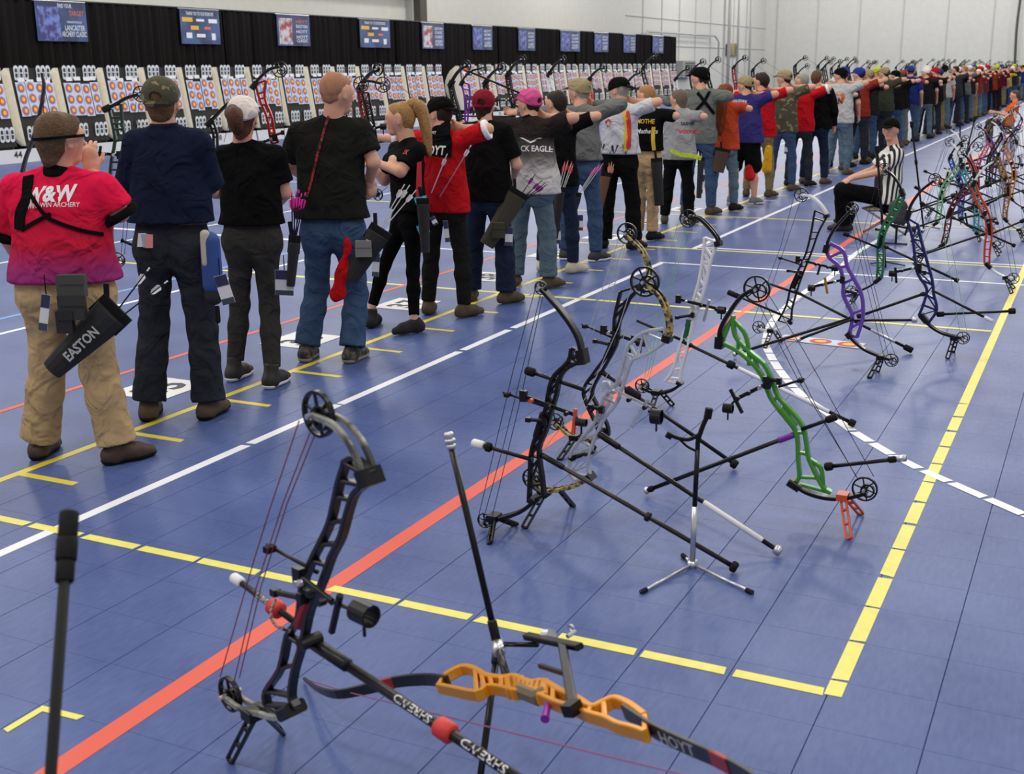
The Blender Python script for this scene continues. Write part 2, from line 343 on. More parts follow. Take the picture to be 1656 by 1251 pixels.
for k, (a, b, c, d) in enumerate(BAN):
    y0, y1 = PX(a, b, -23.85)[1], PX(c, d, -23.85)[1]; z1, z0 = 3.56, 2.62; yc = (y0+y1)/2; w = (y1-y0)/2
    o = empty('hanging_banner', (-23.9, yc, z0), 'dark blue banner on the curtain, '+BLAB[k], 'banner', 'banners along the curtain')
    m_ = MB(); m_.box((-23.9, yc, (z0+z1)/2), (.006, 0, 0), (0, w, 0), (0, 0, (z1-z0)/2)); m_.build('banner_sheet', NAVY, o)
    m_ = MB(); m_.tube([V(-23.93, y0-.03, z1+.02), V(-23.93, y1+.03, z1+.02)], .02); m_.build('banner_rod', SILV, o)
    U, W = V(0, 1, 0), V(0, 0, 1); X = -23.89
    def tx(s, fy, fz, h, m, wd=None): flat_text(s, (X, yc+fy*w, (z0+z1)/2+fz*.47), U, W, h, m, o, wd and wd*w)
    def pat(fy, fz, hw, hh, m):
        q = MB(); q.box((X-.002, yc+fy*w, (z0+z1)/2+fz*.47), (.003, 0, 0), (0, hw*w, 0), (0, 0, hh*.47)); q.build('printed_panel', m, o)
    if k == 0:
        pat(-.5, -.1, .42, .85, BFIG); tx('FIND YOUR', .15, .82, .1, BWH, .55); tx('TARGET', .6, .45, .12, BOR, .6); tx('PRESENTED BY', .5, .0, .05, BWH, .6); tx('LANCASTER', .5, -.3, .13, BWH, .8); tx('ARCHERY CLASSIC', .45, -.62, .13, BWH, 1.0)
    elif k in (1, 3):
        tx('THANK YOU TO OUR SPONSORS', 0, .78, .1, BWH, 1.4)
        for fy, fz, m_, hw, hh in ((-.65, .42, BYE, .26, .13), (0, .4, BWH, .2, .07), (.65, .38, BWH, .22, .12), (-.3, -.05, BYE, .2, .12), (.35, -.05, BOR, .16, .08), (-.6, -.5, BWH, .14, .16), (0, -.5, BWH, .22, .1), (.65, -.55, BWH, .1, .2)): pat(fy, fz, hw, hh, m_)
    else:
        pat(-.5, -.05, .4, .85, BRED if k in (2, 4) else BFIG)
        for fz in (.6, .3, -.05, -.4, -.65): tx(random.choice(['ARCHERY', 'CLASSIC', 'HOYT', 'EASTON']), .5, fz, .1, BOR if fz == .6 and k == 2 else BWH, .7)
# target butts
BFR = mat('butt_black_front', (44, 43, 42), rough=.9); BSD = mat('butt_cream_side', (238, 232, 214), rough=.8, var=.06, scale=12)
CARD = mat('card_white', (222, 226, 230), rough=.6); CARDK = mat('card_dark_print', (52, 56, 58), rough=.6)
TWH = mat('target_paper', (205, 210, 228), rough=.7); TRED = mat('target_red', (205, 84, 62), rough=.7); TYEL = mat('target_yellow', (244, 190, 70), rough=.7); TBL = mat('target_blue', (120, 150, 205), rough=.7)
LEAN = .16
def bp_(y, z, off=0): return V(-22.55-LEAN*(z-.2)*1.0+off, y, z)
def strip_face(z0, z1, w):
    m_ = MB(); m_.m = 0; n = V(1, 0, LEAN)
    m_.add([bp_(-w, z0, .03), bp_(w, z0, .03), bp_(w, z1, .03), bp_(-w, z1, .03)], [(0, 1, 2, 3)])
    for i in range(3):
        zc = z0+(z1-z0)*(i+.5)/3
        for r, mi, of in ((.112, 3, .034), (.088, 1, .038), (.05, 2, .042)):
            m_.m = mi; m_.add([bp_(r*math.cos(a)*.98, zc+r*math.sin(a), of) for a in np.linspace(0, 2*math.pi, 15)[:-1]], [tuple(range(14))])
    me = bpy.data.meshes.new('target_face'); me.from_pydata([tuple(v) for v in m_.v], [], m_.f)
    for q in (TWH, TRED, TYEL, TBL): me.materials.append(q)
    me.polygons.foreach_set('material_index', m_.mi); return me
def card_mesh():
    m_ = MB(); 
    for i in range(3):
        yc = (i-1)*.145; m_.m = 0; R = []
        for rad, hh, of in ((.07, .10, .03),):
            pts = [(rad*math.cos(a), (hh if math.sin(a) >= 0 else -hh)+rad*math.sin(a)) for a in np.linspace(0, 2*math.pi, 17)[:-1]]
            m_.add([V(of, yc+p[0], p[1]) for p in pts], [tuple(range(16))])
        m_.m = 1; m_.add([V(.036, yc+p[0]*.52, p[1]*.62) for p in pts], [tuple(range(16))])
        m_.m = 0; m_.add([V(.04, yc-.05, -.012), V(.04, yc+.05, -.012), V(.04, yc+.05, .012), V(.04, yc-.05, .012)], [(0, 1, 2, 3)])
    me = bpy.data.meshes.new('number_card'); me.from_pydata([tuple(v) for v in m_.v], [], m_.f)
    for q in (CARD, CARDK): me.materials.append(q)
    me.polygons.foreach_set('material_index', m_.mi); return me
FACE = strip_face(.86, 1.63, .135); CARDM = card_mesh()
def butt_mesh():
    m_ = MB(); prof = []
    for i in range(11):
        z = .22+1.75*i/10; prof.append((z, .02+.34*math.sin(math.pi*min(1, max(0, (z-.22)/1.75)))**.7))
    W = .6
    m_.m = 0
    m_.add([bp_(-W, z) for z, _ in prof]+[bp_(W, z) for z, _ in prof], [(i, 11+i, 12+i, i+1) for i in range(10)])
    m_.m = 1
    # barrel-shaped cream sides
    for s in (-1, 1):
        A = [bp_(s*W, z) for z, _ in prof]; B = [bp_(s*(W+.1*(d/.36)), z, -.1-.8*d) for z, d in prof]; C = [bp_(s*(W+.07*(d/.36)), z, -.12-1.7*d) for z, d in prof]
        m_.add(A+B+C, [(i, i+1, 12+i, 11+i) for i in range(10)]+[(11+i, 12+i, 23+i, 22+i) for i in range(10)])
    m_.m = 0; m_.add([bp_(-W, .22), bp_(W, .22), bp_(W, .22, -.14), bp_(-W, .22, -.14), bp_(-W, 1.97), bp_(W, 1.97), bp_(W, 1.97, -.14), bp_(-W, 1.97, -.14)], [(0, 1, 2, 3), (4, 5, 6, 7), (2, 3, 7, 6)])
    me = bpy.data.meshes.new('butt_body'); me.from_pydata([tuple(v) for v in m_.v], [], m_.f)
    me.materials.append(BFR); me.materials.append(BSD); me.polygons.foreach_set('material_index', m_.mi); return me
BUTT = butt_mesh()
stm = MB()
for s in (-1, 1): stm.bar([V(-22.5, s*.5, 0), V(-22.75, s*.5, .5)], .06, .05, V(0, 1, 0))
stm.bar([V(-22.62, -.55, .2), V(-22.62, .55, .2)], .06, .06, V(0, 0, 1))
STAND = stm
SLIP = bpy.data.meshes.new('score_slip'); SLIP.from_pydata([tuple(bp_(-.1, 1.64, .04)), tuple(bp_(.1, 1.64, .04)), tuple(bp_(.1, 1.73, .04)), tuple(bp_(-.1, 1.73, .04))], [], [(0, 1, 2, 3)]); SLIP.materials.append(WHT)
sme = bpy.data.meshes.new('butt_stand'); sme.from_pydata(STAND.v, [], STAND.f); sme.materials.append(mat('dark_wood', (40, 26, 20), rough=.7))
ys = [19.6-1.46*1]+[19.6+1.46*k for k in range(15)]+[42.7+1.46*k for k in range(18)]
ORD = ['first', 'second', 'third', 'fourth', 'fifth', 'sixth', 'seventh', 'eighth', 'ninth', 'tenth', 'eleventh', 'twelfth', 'thirteenth', 'fourteenth', 'fifteenth', 'sixteenth', 'seventeenth', 'eighteenth', 'nineteenth', 'twentieth']
for k, y in enumerate(ys):
    near = k < 16
    lab = 'black target butt with spotted strips, %s %s' % (ORD[k] if near else ORD[k-16], 'from the left end' if near else 'to the right of the dark gap')
    o = empty('target_butt', (0, y, 0), lab, 'target', 'target butts along the curtain')
    def ch(nm, me, loc=(0, 0, 0)):
        c = bpy.data.objects.new(nm, me); COL.objects.link(c); c.parent = o; c.location = loc; return c
    ch('butt_body', BUTT); ch('butt_stand', sme)
    for i in range(4):
        ch('target_face', FACE, (0, (-.42, -.14, .15, .44)[i]+random.uniform(-.012, .012), random.uniform(-.05, .05)))
        ch('score_slip', SLIP, (0, (-.36, -.1, .2, .4)[i], random.choice((.03, -.02, -.9)) if i % 2 else .02))
    for yy in (-.32, .34):
        c1 = ch('number_card', CARDM, tuple(bp_(yy, 1.86, .02))); c2 = ch('number_card', CARDM, tuple(bp_(yy, .5, .03)))
# pale boards along the foot of the targets
for k in range(24):
    m_ = MB(); y = 17+k*2.2; m_.box((-20.9, y, .14), (.015, 0, .0), (0, 1.06, 0), (-.02, 0, .14)); b_ = m_.build('lane_board', mat('lane_board_white', (214, 214, 218), rough=.6, var=.05, scale=3)); recentre(b_)
    tag(b_, 'low white board numbered %d and %d at the foot of the targets' % (46-k*2, 45-k*2), 'board', 'white boards in front of the targets')
    for q in range(2): flat_text(str(46-k*2-q), (-20.88, y-.5+q, .17), V(0, 1, 0), V(0, 0, 1), .16, CARDK, b_, name='lane_number')
# number cards on the floor behind the shooting line
for k, num in enumerate(('35', '36', '37', '38', '39', '40', '41', '42')):
    yc = 5.32+1.445*k; m_ = MB(); m_.box((-4.98, yc, .0022), (.2, 0, 0), (0, .22, 0), (0, 0, .0012)); o = recentre(m_.build('lane_number_card', mat('card_paper', (232, 232, 234), rough=.6)))
    tag(o, 'white paper card with lane number %s lying behind the shooting line' % num, 'card', 'lane number cards')
    flat_text(num, (-4.98, yc, .0042), V(.0, 1, 0), V(-1, 0, 0), .24, CARDK, o, .3, bold=.03, name='lane_number')
# a paper target strip lying on the floor under the bows
a_, b_, c_ = onz(1262, 545), onz(1395, 560), onz(1270, 553); d_ = nrm(b_-a_); n_ = V(-d_[1], d_[0], 0)
L_ = np.linalg.norm(b_-a_); m_ = MB(); m_.m = 0; z_ = V(0, 0, .003)
m_.add([a_-n_*.09+z_, b_-n_*.09+z_, b_+n_*.09+z_, a_+n_*.09+z_], [(0, 1, 2, 3)])
for i in range(3):
    cc = a_+d_*L_*(i+.5)/3+z_
    for r, mi, dz in ((.075, 1, .001), (.04, 2, .002)):
        m_.m = mi; m_.add([cc+V(0, 0, dz)+r*(math.cos(t)*d_+math.sin(t)*n_) for t in np.linspace(0, 2*math.pi, 20)[:-1]], [tuple(range(19))])
tag(recentre(m_.build('paper_target_strip', [TWH, TRED, TYEL])), 'paper target strip with red and gold spots lying on the floor', 'target')

cb = [onpl(x, y, V(0, 103.7, 0), V(0, 1., 0)) for x, y in ((1656, -40), (1650, 0), (1644, 50), (1641, 110))]
pp = MB(); pp.tube(spline(cb, 4), .09, 8); tag(recentre(pp.build('wall_cable', mat('dark_cable', (70, 70, 70), rough=.6), smooth=True)), 'dark cable running down the far white wall at the right edge', 'cable')
# ================================================================== PEOPLE (bodies and clothes grown as smooth distance fields)
class Vol:
    def __init__(s, lo, hi, h):
        s.lo = np.asarray(lo, float); s.h = h; s.n = np.maximum(4, np.ceil((np.asarray(hi)-s.lo)/h).astype(int)+1)
        s.F = np.full(tuple(s.n), .5, np.float32)
        s.ax = [(s.lo[i]+np.arange(s.n[i])*h).astype(np.float32) for i in range(3)]
    def cone(s, a, b, ra, rb=None, k=.03, sq=None, sub=False, flat=False):
        """tapered capsule; sq=(direction, factor) flattens it along direction"""
        a = np.asarray(a, float); b = np.asarray(b, float); rb = ra if rb is None else rb; rm = max(ra, rb)
        e = rm*(1/min(1, sq[1]) if sq else 1)+.055+k
        i0 = np.maximum(0, np.floor((np.minimum(a, b)-e-s.lo)/s.h).astype(int)); i1 = np.minimum(s.n, np.ceil((np.maximum(a, b)+e-s.lo)/s.h).astype(int)+1)
        if (i1 <= i0).any(): return s
        X, Y, Z = s.ax[0][i0[0]:i1[0], None, None], s.ax[1][None, i0[1]:i1[1], None], s.ax[2][None, None, i0[2]:i1[2]]
        px, py, pz = X-a[0], Y-a[1], Z-a[2]; ba = b-a
        if sq:
            n = nrm(sq[0]); f = sq[1]-1; q = (px*n[0]+py*n[1]+pz*n[2])*f; px = px+q*n[0]; py = py+q*n[1]; pz = pz+q*n[2]; ba = ba+n*np.dot(ba, n)*f
        L = float(np.dot(ba, ba))+1e-9
        t = np.clip((px*ba[0]+py*ba[1]+pz*ba[2])/L, 0, 1)
        d = np.sqrt((px-t*ba[0])**2+(py-t*ba[1])**2+(pz-t*ba[2])**2)-(ra+(rb-ra)*t)
        if flat: d = np.maximum(d, (px*ba[0]+py*ba[1]+pz*ba[2])/math.sqrt(L)-math.sqrt(L))
        if sq: d = d/max(1, sq[1])
        sl = (slice(i0[0], i1[0]), slice(i0[1], i1[1]), slice(i0[2], i1[2])); G = s.F[sl]
        if sub: s.F[sl] = np.maximum(G, -d)
        else:
            hh = np.maximum(k-np.abs(G-d), 0)/k; s.F[sl] = np.minimum(G, d)-hh*hh*k*.25
        return s
    def cut(s, p, n):
        """keep the side of the plane that n points away from"""
        n = nrm(n); X, Y, Z = s.ax[0][:, None, None], s.ax[1][None, :, None], s.ax[2][None, None, :]
        s.F = np.maximum(s.F, ((X-p[0])*n[0]+(Y-p[1])*n[1]+(Z-p[2])*n[2]).astype(np.float32)); return s
    def folds(s, amp, freq=(22, 22, 9), ph=0.0):
        X, Y, Z = s.ax[0][:, None, None], s.ax[1][None, :, None], s.ax[2][None, None, :]
        n = np.sin(X*freq[0]+Z*freq[2]*1.7+ph)*np.sin(Y*freq[1]-Z*freq[2]*2.1+ph*1.3)+.6*np.sin(X*freq[0]*1.9-Y*13+Z*freq[2]*3.3+ph*2.1)
        s.F = s.F+(amp*n).astype(np.float32); return s
    def mesh(s):
        F = s.F; F[0] = F[-1] = .5; F[:, 0] = F[:, -1] = .5; F[:, :, 0] = F[:, :, -1] = .5
        I = F < 0; c = np.zeros(tuple(s.n-1), np.int8)
        for dx in (0, 1):
            for dy in (0, 1):
                for dz in (0, 1): c += I[dx:dx+s.n[0]-1, dy:dy+s.n[1]-1, dz:dz+s.n[2]-1]
        m = (c > 0) & (c < 8); id_ = np.full(m.shape, -1, np.int64); N = int(m.sum())
        if N == 0: return np.zeros((0, 3)), []
        id_[m] = np.arange(N); cx = np.argwhere(m); P = np.zeros((N, 3)); W = np.zeros(N)
        cor = [(0, 0, 0), (1, 0, 0), (0, 1, 0), (1, 1, 0), (0, 0, 1), (1, 0, 1), (0, 1, 1), (1, 1, 1)]
        vals = [F[cx[:, 0]+q[0], cx[:, 1]+q[1], cx[:, 2]+q[2]].astype(float) for q in cor]
        for i in range(8):
            for j in range(i+1, 8):
                if sum(abs(cor[i][k]-cor[j][k]) for k in range(3)) != 1: continue
                sg = (vals[i] < 0) != (vals[j] < 0); t = np.where(sg, vals[i]/(vals[i]-vals[j]+1e-12), 0)
                for k in range(3): P[:, k] += np.where(sg, cor[i][k]+t*(cor[j][k]-cor[i][k]), 0)
                W += sg
        P = (P/W[:, None]+cx)*s.h+s.lo; Q = []
        for ax in range(3):
            u, v = (ax+1) % 3, (ax+2) % 3
            A = I.take(range(s.n[ax]-1), ax); B = I.take(range(1, s.n[ax]), ax); e = np.argwhere(A != B)
            e = e[(e[:, u] > 0) & (e[:, v] > 0) & (e[:, u] < s.n[u]-1) & (e[:, v] < s.n[v]-1)]
            fl = A[e[:, 0], e[:, 1], e[:, 2]]; du = np.zeros(3, int); du[u] = 1; dv = np.zeros(3, int); dv[v] = 1
            g = [id_[tuple((e-o).T)] for o in (0*du, du, du+dv, dv)]
            q = np.stack(g, 1); q[~fl] = q[~fl][:, ::-1]; Q.append(q)
        Q = np.concatenate(Q); Q = Q[(Q >= 0).all(1)]
        return P, Q.tolist()
def vbox(pts, m):
    p = np.array(pts); return p.min(0)-m, p.max(0)+m
def mix(a, b, t): return a+(b-a)*t
def hand(vols_h, wr, d, n, side, curl, h):
    """five fingers on a palm; d finger direction, n back-of-hand normal, side = thumb direction"""
    d = nrm(d); n = nrm(n-np.dot(n, d)*d); sd = nrm(np.cross(d, n)); sd = sd if np.dot(sd, side) > 0 else -sd
    pc = wr+d*.05; v = Vol(*vbox([wr-d*.05, wr+d*.2], .09), h)
    v.cone(wr-d*.04, wr+d*.01, .029, .028, sq=(n, 1.25)); v.cone(wr+d*.01, wr+d*.078, .033, .038, k=.02, sq=(n, 1.9))
    v.cone(wr+d*.07-sd*.022, wr+d*.07+sd*.022, .017, k=.015, sq=(n, 1.3))
    for i, (o, L) in enumerate(((.031, .072), (.0105, .08), (-.0105, .075), (-.031, .058))):
        p = wr+d*.085+sd*o; a = 0
        for j, f in enumerate((.45, .32, .25)):
            a += curl*(.5, 1, .8)[j]; q = p+(d*math.cos(a)-n*math.sin(a))*L*f+sd*o*.12*f
            v.cone(p, q, .0094-.0008*j, .0088-.0009*j, k=.004); p = q
    p = wr+d*.025+sd*.025; q = p+(d*.6+sd*.75-n*.3)*.038; r = q+(d*.85+sd*.3-n*.35*curl)*.034
    v.cone(p, q, .016, .0115, k=.012); v.cone(q, r, .0108, .0088, k=.006)
    return v.mesh()
def person(name, label, J, look, group=None, vox=.012, child=True):
    """J: joints (world); look: clothing; returns the root"""
    bf = nrm(look.get('bf', V(0, 1, 0))); hf = nrm(look.get('hf', bf)); b = look.get('bulk', 1.0); S = look.get('s', 1.0)
    sm = (J['sL']+J['sR'])/2; hm = (J['hL']+J['hR'])/2; Rv = nrm(J['sR']-J['sL']); half = np.linalg.norm(J['sR']-J['sL'])/2
    Hv = nrm(J['hR']-J['hL']); T = nrm(sm-hm); bf = nrm(bf-np.dot(bf, Rv)*Rv); wm = mix(hm, sm, .38)
    base = V((J['aL'][0]+J['aR'][0])/2, (J['aL'][1]+J['aR'][1])/2, look.get('basez', 0)); root = empty(name, base, label, 'person', group)
    SK = look.get('skin', SKIN); allp = list(J.values()); DP = look.get('depth', 1.25)
    def torso(v, off, zlow=None, k=.05):
        ch = sm-T*.10*S
        for s in (-1, 1):
            A = ch+Rv*s*max(.04, half-.10*S); Wq = wm+Rv*s*.075*S*b; Hq = hm+Hv*s*.085*S*b+T*.03
            v.cone(A, Wq, .1*S*b**.5+off, .094*S*b+off, k=k, sq=(bf, DP)); v.cone(Wq, Hq, .094*S*b+off, .1*S*b+off*1.3, k=k, sq=(bf, DP))
            if zlow is not None:
                lo = Hq-T*max(.01, (Hq[2]-zlow)); v.cone(Hq, lo, .1*S*b+off*1.5, .112*S*b+off*2.0, k=k, sq=(bf, DP*.97))
        v.cone(ch, hm, .12*S*b**.5+off, .115*S*b+off, k=k, sq=(bf, DP*.95))
        if look.get('bust'): v.cone(ch+bf*.08-Rv*.07, ch+bf*.08+Rv*.07, .075, k=.06)
        if look.get('belly'): v.cone(wm+bf*.05, hm+bf*.05+T*.05, .12*b, .11*b, k=.08)
        for s, e in ((-1, 'sL'), (1, 'sR')): v.cone(J['nk']-T*.025, J[e]-T*.01, .05*S+off*.5, .05*S*b**.3+off, k=.04)
    # --- skin: one body
    ls = .84 if look.get('trousers') and look.get('tend', .93) > .5 else 1.0
    v = Vol(*vbox(allp, .19*S*max(1, b)), vox)
    torso(v, -.022); hd = J['hd']
    v.cone(J['nk']-T*.03, hd-UP*.04*S, .058*S*b**.3, .052*S, k=.03)
    v.cone(hd, hd+UP*.01, .085*S, k=.03)
    for L in 'LR':
        v.cone(J['s'+L], J['e'+L], .05*S*b**.6, .04*S*b**.5, k=.03); v.cone(J['e'+L], J['w'+L], .041*S*b**.4, .028*S, k=.02)
        v.cone(J['h'+L], J['k'+L], .066*S*b**.5*ls, .05*S*b**.3*ls, k=.03); v.cone(mix(J['k'+L], J['a'+L], .02), mix(J['k'+L], J['a'+L], .35), .048*S*ls, .052*S*b**.3*ls, k=.03); v.cone(mix(J['k'+L], J['a'+L], .35), J['a'+L], .056*S*b**.3*ls, .036*S*ls, k=.03)
        v.cone(J['a'+L]-UP*.025, J['a'+L]-UP*.04+(J['t'+L]-J['a'+L])*.6, .026*S, .018*S, k=.02)
    P, Q = v.mesh(); Ps = [P]; Qs = list(Q); nn = len(P)
    # head at finer grain
    hr = nrm(np.cross(hf, UP)); hu = UP if 'hu' not in look else nrm(look['hu'])
    fine = vox <= .016; hv = min(vox, .0065 if fine else .012); h_ = S*look.get('hs', 1.0)
    v = Vol(*vbox([hd, hd-UP*.14, J['nk']], .16*S), hv)
    v.cone(hd-hf*.02*h_+hu*.03*h_, hd+hf*.018*h_+hu*.025*h_, .088*h_, .083*h_, k=.03, sq=(hr, 1.12))
    v.cone(hd+hf*.03*h_-hu*.01*h_, hd+hf*.055*h_-hu*.085*h_, .066*h_, .036*h_, k=.04, sq=(hr, 1.0))
    v.cone(hd-hf*.03*h_-hu*.03, J['nk'], .055*h_, .06*S*b**.3, k=.04)
    v.cone(hd+hf*.092*h_+hu*.012*h_, hd+hf*.112*h_-hu*.022*h_, .009*h_, .014*h_, k=.014)
    v.cone(hd+hf*.088*h_-hu*.052*h_-hr*.014, hd+hf*.088*h_-hu*.052*h_+hr*.014, .011*h_, k=.012)
    v.cone(hd+hf*.084*h_+hu*.03*h_-hr*.035, hd+hf*.084*h_+hu*.03*h_+hr*.035, .013*h_, k=.02)
    for s in (-1, 1):
        v.cone(hd+hr*s*.079*h_-hf*.012*h_+hu*.012*h_, hd+hr*s*.083*h_-hf*.006*h_-hu*.03*h_, .021*h_, .014*h_, k=.008, sq=(hr, 2.2))
        v.cone(hd+hr*s*.034*h_+hf*.1*h_+hu*.008*h_, hd+hr*s*.034*h_+hf*.101*h_+hu*.008*h_, .015*h_, sub=True)
    P, Q = v.mesh(); Ps.append(P); Qs += [[i+nn for i in q] for q in Q]; nn += len(P)
    for L in 'LR':
        if look.get('nohand'+L): continue
        d = nrm(J['w'+L]-J['e'+L]); hd_ = look.get('hand'+L, {}); d = nrm(hd_.get('d', d))
        sgn = -1 if L == 'R' else 1
        n_ = hd_.get('n', Rv*(1 if L == 'R' else -1)); th = hd_.get('t', bf)
        P, Q = hand(None, J['w'+L], d, n_, th, hd_.get('curl', .55), .0048 if fine else .009)
        Ps.append(P); Qs += [[i+nn for i in q] for q in Q]; nn += len(P)
    body = link('body', np.concatenate(Ps), Qs, SK, root, True)
    if fine and look.get('eyes', True):
        for s in (-1, 1):
            for r, dd, m_, nm in ((.0125, .082, mat('eye_white', (225, 220, 215), rough=.3), 'eye'), (.0065, .0895, mat('iris_dark', (50, 40, 34), rough=.2), 'iris')):
                e = Vol(*vbox([hd+hr*s*.034*h_+hf*dd*h_+hu*.008*h_], .025), .0035); e.cone(hd+hr*s*.034*h_+hf*dd*h_+hu*.008*h_, hd+hr*s*.034*h_+hf*dd*h_+hu*.0081*h_, r*h_); P, Q = e.mesh(); link(nm, P, Q, m_, root, True)
    if fine and look.get('eyes', True):
        bm = mat('brow_brown', (70, 50, 38), rough=.8); lm_ = mat('lip', (168, 100, 88), rough=.5)
        for s in (-1, 1):
            k = MB(); k.tube([hd+hr*s*.018*h_+hf*.1*h_+hu*.026*h_, hd+hr*s*.036*h_+hf*.096*h_+hu*.031*h_, hd+hr*s*.055*h_+hf*.082*h_+hu*.026*h_], [.004, .005, .003], 6); k.build('eyebrow', bm, root)
        k = MB(); k.tube([hd-hr*.024*h_+hf*.09*h_-hu*.053*h_, hd+hf*.101*h_-hu*.052*h_, hd+hr*.024*h_+hf*.09*h_-hu*.053*h_], [.002, .0045, .002], 6); k.build('lips', lm_, root)
    # --- trousers
    hz = look.get('hem', hm[2]-.06); tr = look.get('trousers'); off = look.get('toff', .014)
    if tr:
        v = Vol(*vbox([hm+T*.16, J['hL'], J['hR'], J['kL'], J['kR'], J['aL'], J['aR']], .2*S*max(1, b)), vox)
        tl = look.get('tend', .96); tw = look.get('twid', 1.0)
        for s, L in ((-1, 'L'), (1, 'R')):
            Hq = hm+Hv*s*.085*S*b
            v.cone(hm+T*.15+Hv*s*.07*S*b, Hq, .088*S*b+off*.3, .098*S*b+off*.6, k=.04, sq=(bf, DP*.97))
            v.cone(hm+T*.15, hm-T*.02, .09*S*b, .095*S*b, k=.04, sq=(bf, DP))
            v.cone(Hq-bf*.008-T*.06, J['h'+L]-T*.09-bf*.008, .094*S*b+off*.3, .082*S*b**.7+off*.5, k=.05)
            kn = J['k'+L]; an = J['a'+L]
            v.cone(J['h'+L]-T*.02, kn, .08*S*b**.7+off*.6, (.05*b**.3*S+off)*tw, k=.04)
            if tl > .5:
                e = mix(kn, an, tl); md = mix(kn, an, .35)
                v.cone(kn, md, (.05*b**.3*S+off)*tw, (.051*b**.3*S+off)*tw, k=.03); v.cone(md, e, (.051*b**.3*S+off)*tw, (.04*S+off*1.2)*tw*look.get('cuff', 1), k=.03, flat=True)
            else: v.cone(J['h'+L], mix(J['h'+L], kn, .9), .09*S*b+off, .085*S*b+off, k=.03)
        v.folds(look.get('tf', .0035)*.45, (31, 29, 16), hm[0]*7); v.cut(hm+T*.14, T)
        if tl > .5: v.cut(V(0, 0, .03+look.get('basez', 0)), -UP)
        P, Q = v.mesh(); link('trousers' if tl > .5 else 'shorts', P, Q, tr, root, True)
        if look.get('belt'):
            v = Vol(*vbox([hm+T*.12, hm+T*.08], .24*S*b), min(vox, .01))
            for s in (-1, 1): v.cone(hm+T*.16+Hv*s*.07*S*b, hm+Hv*s*.085*S*b, .088*S*b+off*.3+.008, .098*S*b+off*.6+.008, k=.04, sq=(bf, DP*.97))
            v.cut(hm+T*.135, T); v.cut(hm+T*.1, -T); P, Q = v.mesh(); link('belt', P, Q, look['belt'], root, True)
    # --- shirt
    sh = look.get('shirt')
    shirt = None
    if sh:
        so = look.get('soff', .016); v = Vol(*vbox([sm, hm, J['sL'], J['sR'], J['eL'], J['eR'], V(hm[0], hm[1], hz)]+([J['wL'], J['wR']] if look.get('long') else []), .22*S*max(1, b)), vox)
        torso(v, so, hz-.03)
        for L in 'LR':
            e = J['e'+L]; a = J['s'+L]; q = mix(a, e, look.get('sleeve', .78))
            v.cone(a, q, .05*S*b**.5+so, .05*S*b**.6+so*1.3, k=.022, flat=not look.get('long'))
            if look.get('long'): v.cone(a, e, .05*S*b**.5+so, .044*S*b**.5+so, k=.022); v.cone(e, mix(e, J['w'+L], .94), .043*S*b**.5+so, .034*S+so*.7, k=.02, flat=True)
        v.folds(look.get('sf', .004), (15, 14, 8), sm[1]*3.1)
        v.cut(V(hm[0], hm[1], hz), -UP)
        P, Q = v.mesh(); shirt = link('shirt', P, Q, sh, root, True)
        if look.get('collar'):
            v = Vol(*vbox([J['nk'], hd], .13), min(vox, .009)); ax = nrm(hd-UP*.04-J['nk'])
            v.cone(J['nk']-T*.05, J['nk']+ax*.045, .082*S, .07*S, k=.02); v.cut(J['nk']+ax*.03+T*0, ax); v.cut(J['nk']-T*.03, -UP); P, Q = v.mesh(); link('collar', P, Q, look['collar'], shirt, True)
        if look.get('cuffs'):
            for L in 'LR':
                a, e = J['s'+L], J['e'+L]; q0 = mix(a, e, look.get('sleeve', .78)); v = Vol(*vbox([q0], .15), min(vox, .01)); dd = nrm(e-a)
                v.cone(q0-dd*.01, q0+dd*.035, .052*S*b**.6+so*1.35+.004); v.cut(q0+dd*.05, dd); v.cut(q0+dd*.012, -dd); P, Q = v.mesh(); link('sleeve_cuff', P, Q, look['cuffs'], shirt, True)
    # --- shoes
    for L in 'LR':
        an, to = J['a'+L], J['t'+L]; f = nrm(V(to[0]-an[0], to[1]-an[1], 0)); bz = look.get('basez', 0); g = V(an[0], an[1], bz); tilt = to[2]-an[2]
        sc = S*look.get('shoe_s', 1.0); lift = look.get('lift'+L, 0)
        v = Vol(*vbox([g-f*.1, g+f*.24, an+UP*.05], .1), min(.009, vox))
        z0 = UP*(.034+lift); fz = UP*look.get('heel'+L, 0)
        v.cone(g-f*.045*sc+z0+UP*.012+fz, g+f*.10*sc+z0+UP*.004, .045*sc, .046*sc, k=.02); v.cone(g+f*.10*sc+z0+UP*.004, g+f*.165*sc+z0-UP*.004, .046*sc, .034*sc, k=.02)
        v.cone(g-f*.03*sc+z0+fz, an+UP*look.get('shoe_top', .012)+fz*.5, .046*sc, .048*sc, k=.03, flat=True); v.cone(an-UP*.02+f*.02, g+f*.09*sc+z0+UP*.01, .036*sc, .036*sc, k=.03); v.cut(g+UP*(.008+lift*0), -UP)
        P, Q = v.mesh(); sh_ = link('shoe', P, Q, look.get('shoes', RUB), root, True)
        if look.get('sole') and not look.get('heel'+L):
            v = Vol(*vbox([g-f*.1, g+f*.24], .08), min(.008, vox)); v.cone(g-f*.045*sc+z0, g+f*.10*sc+z0, .049*sc, .05*sc, k=.02); v.cone(g+f*.10*sc+z0, g+f*.165*sc+z0-UP*.002, .05*sc, .038*sc, k=.02); v.cut(g+UP*.028, UP); v.cut(g+UP*.002, -UP); P, Q = v.mesh(); link('sole', P, Q, look['sole'], sh_, True)
    # --- hair and cap
    cap = look.get('cap'); hair = look.get('hair')
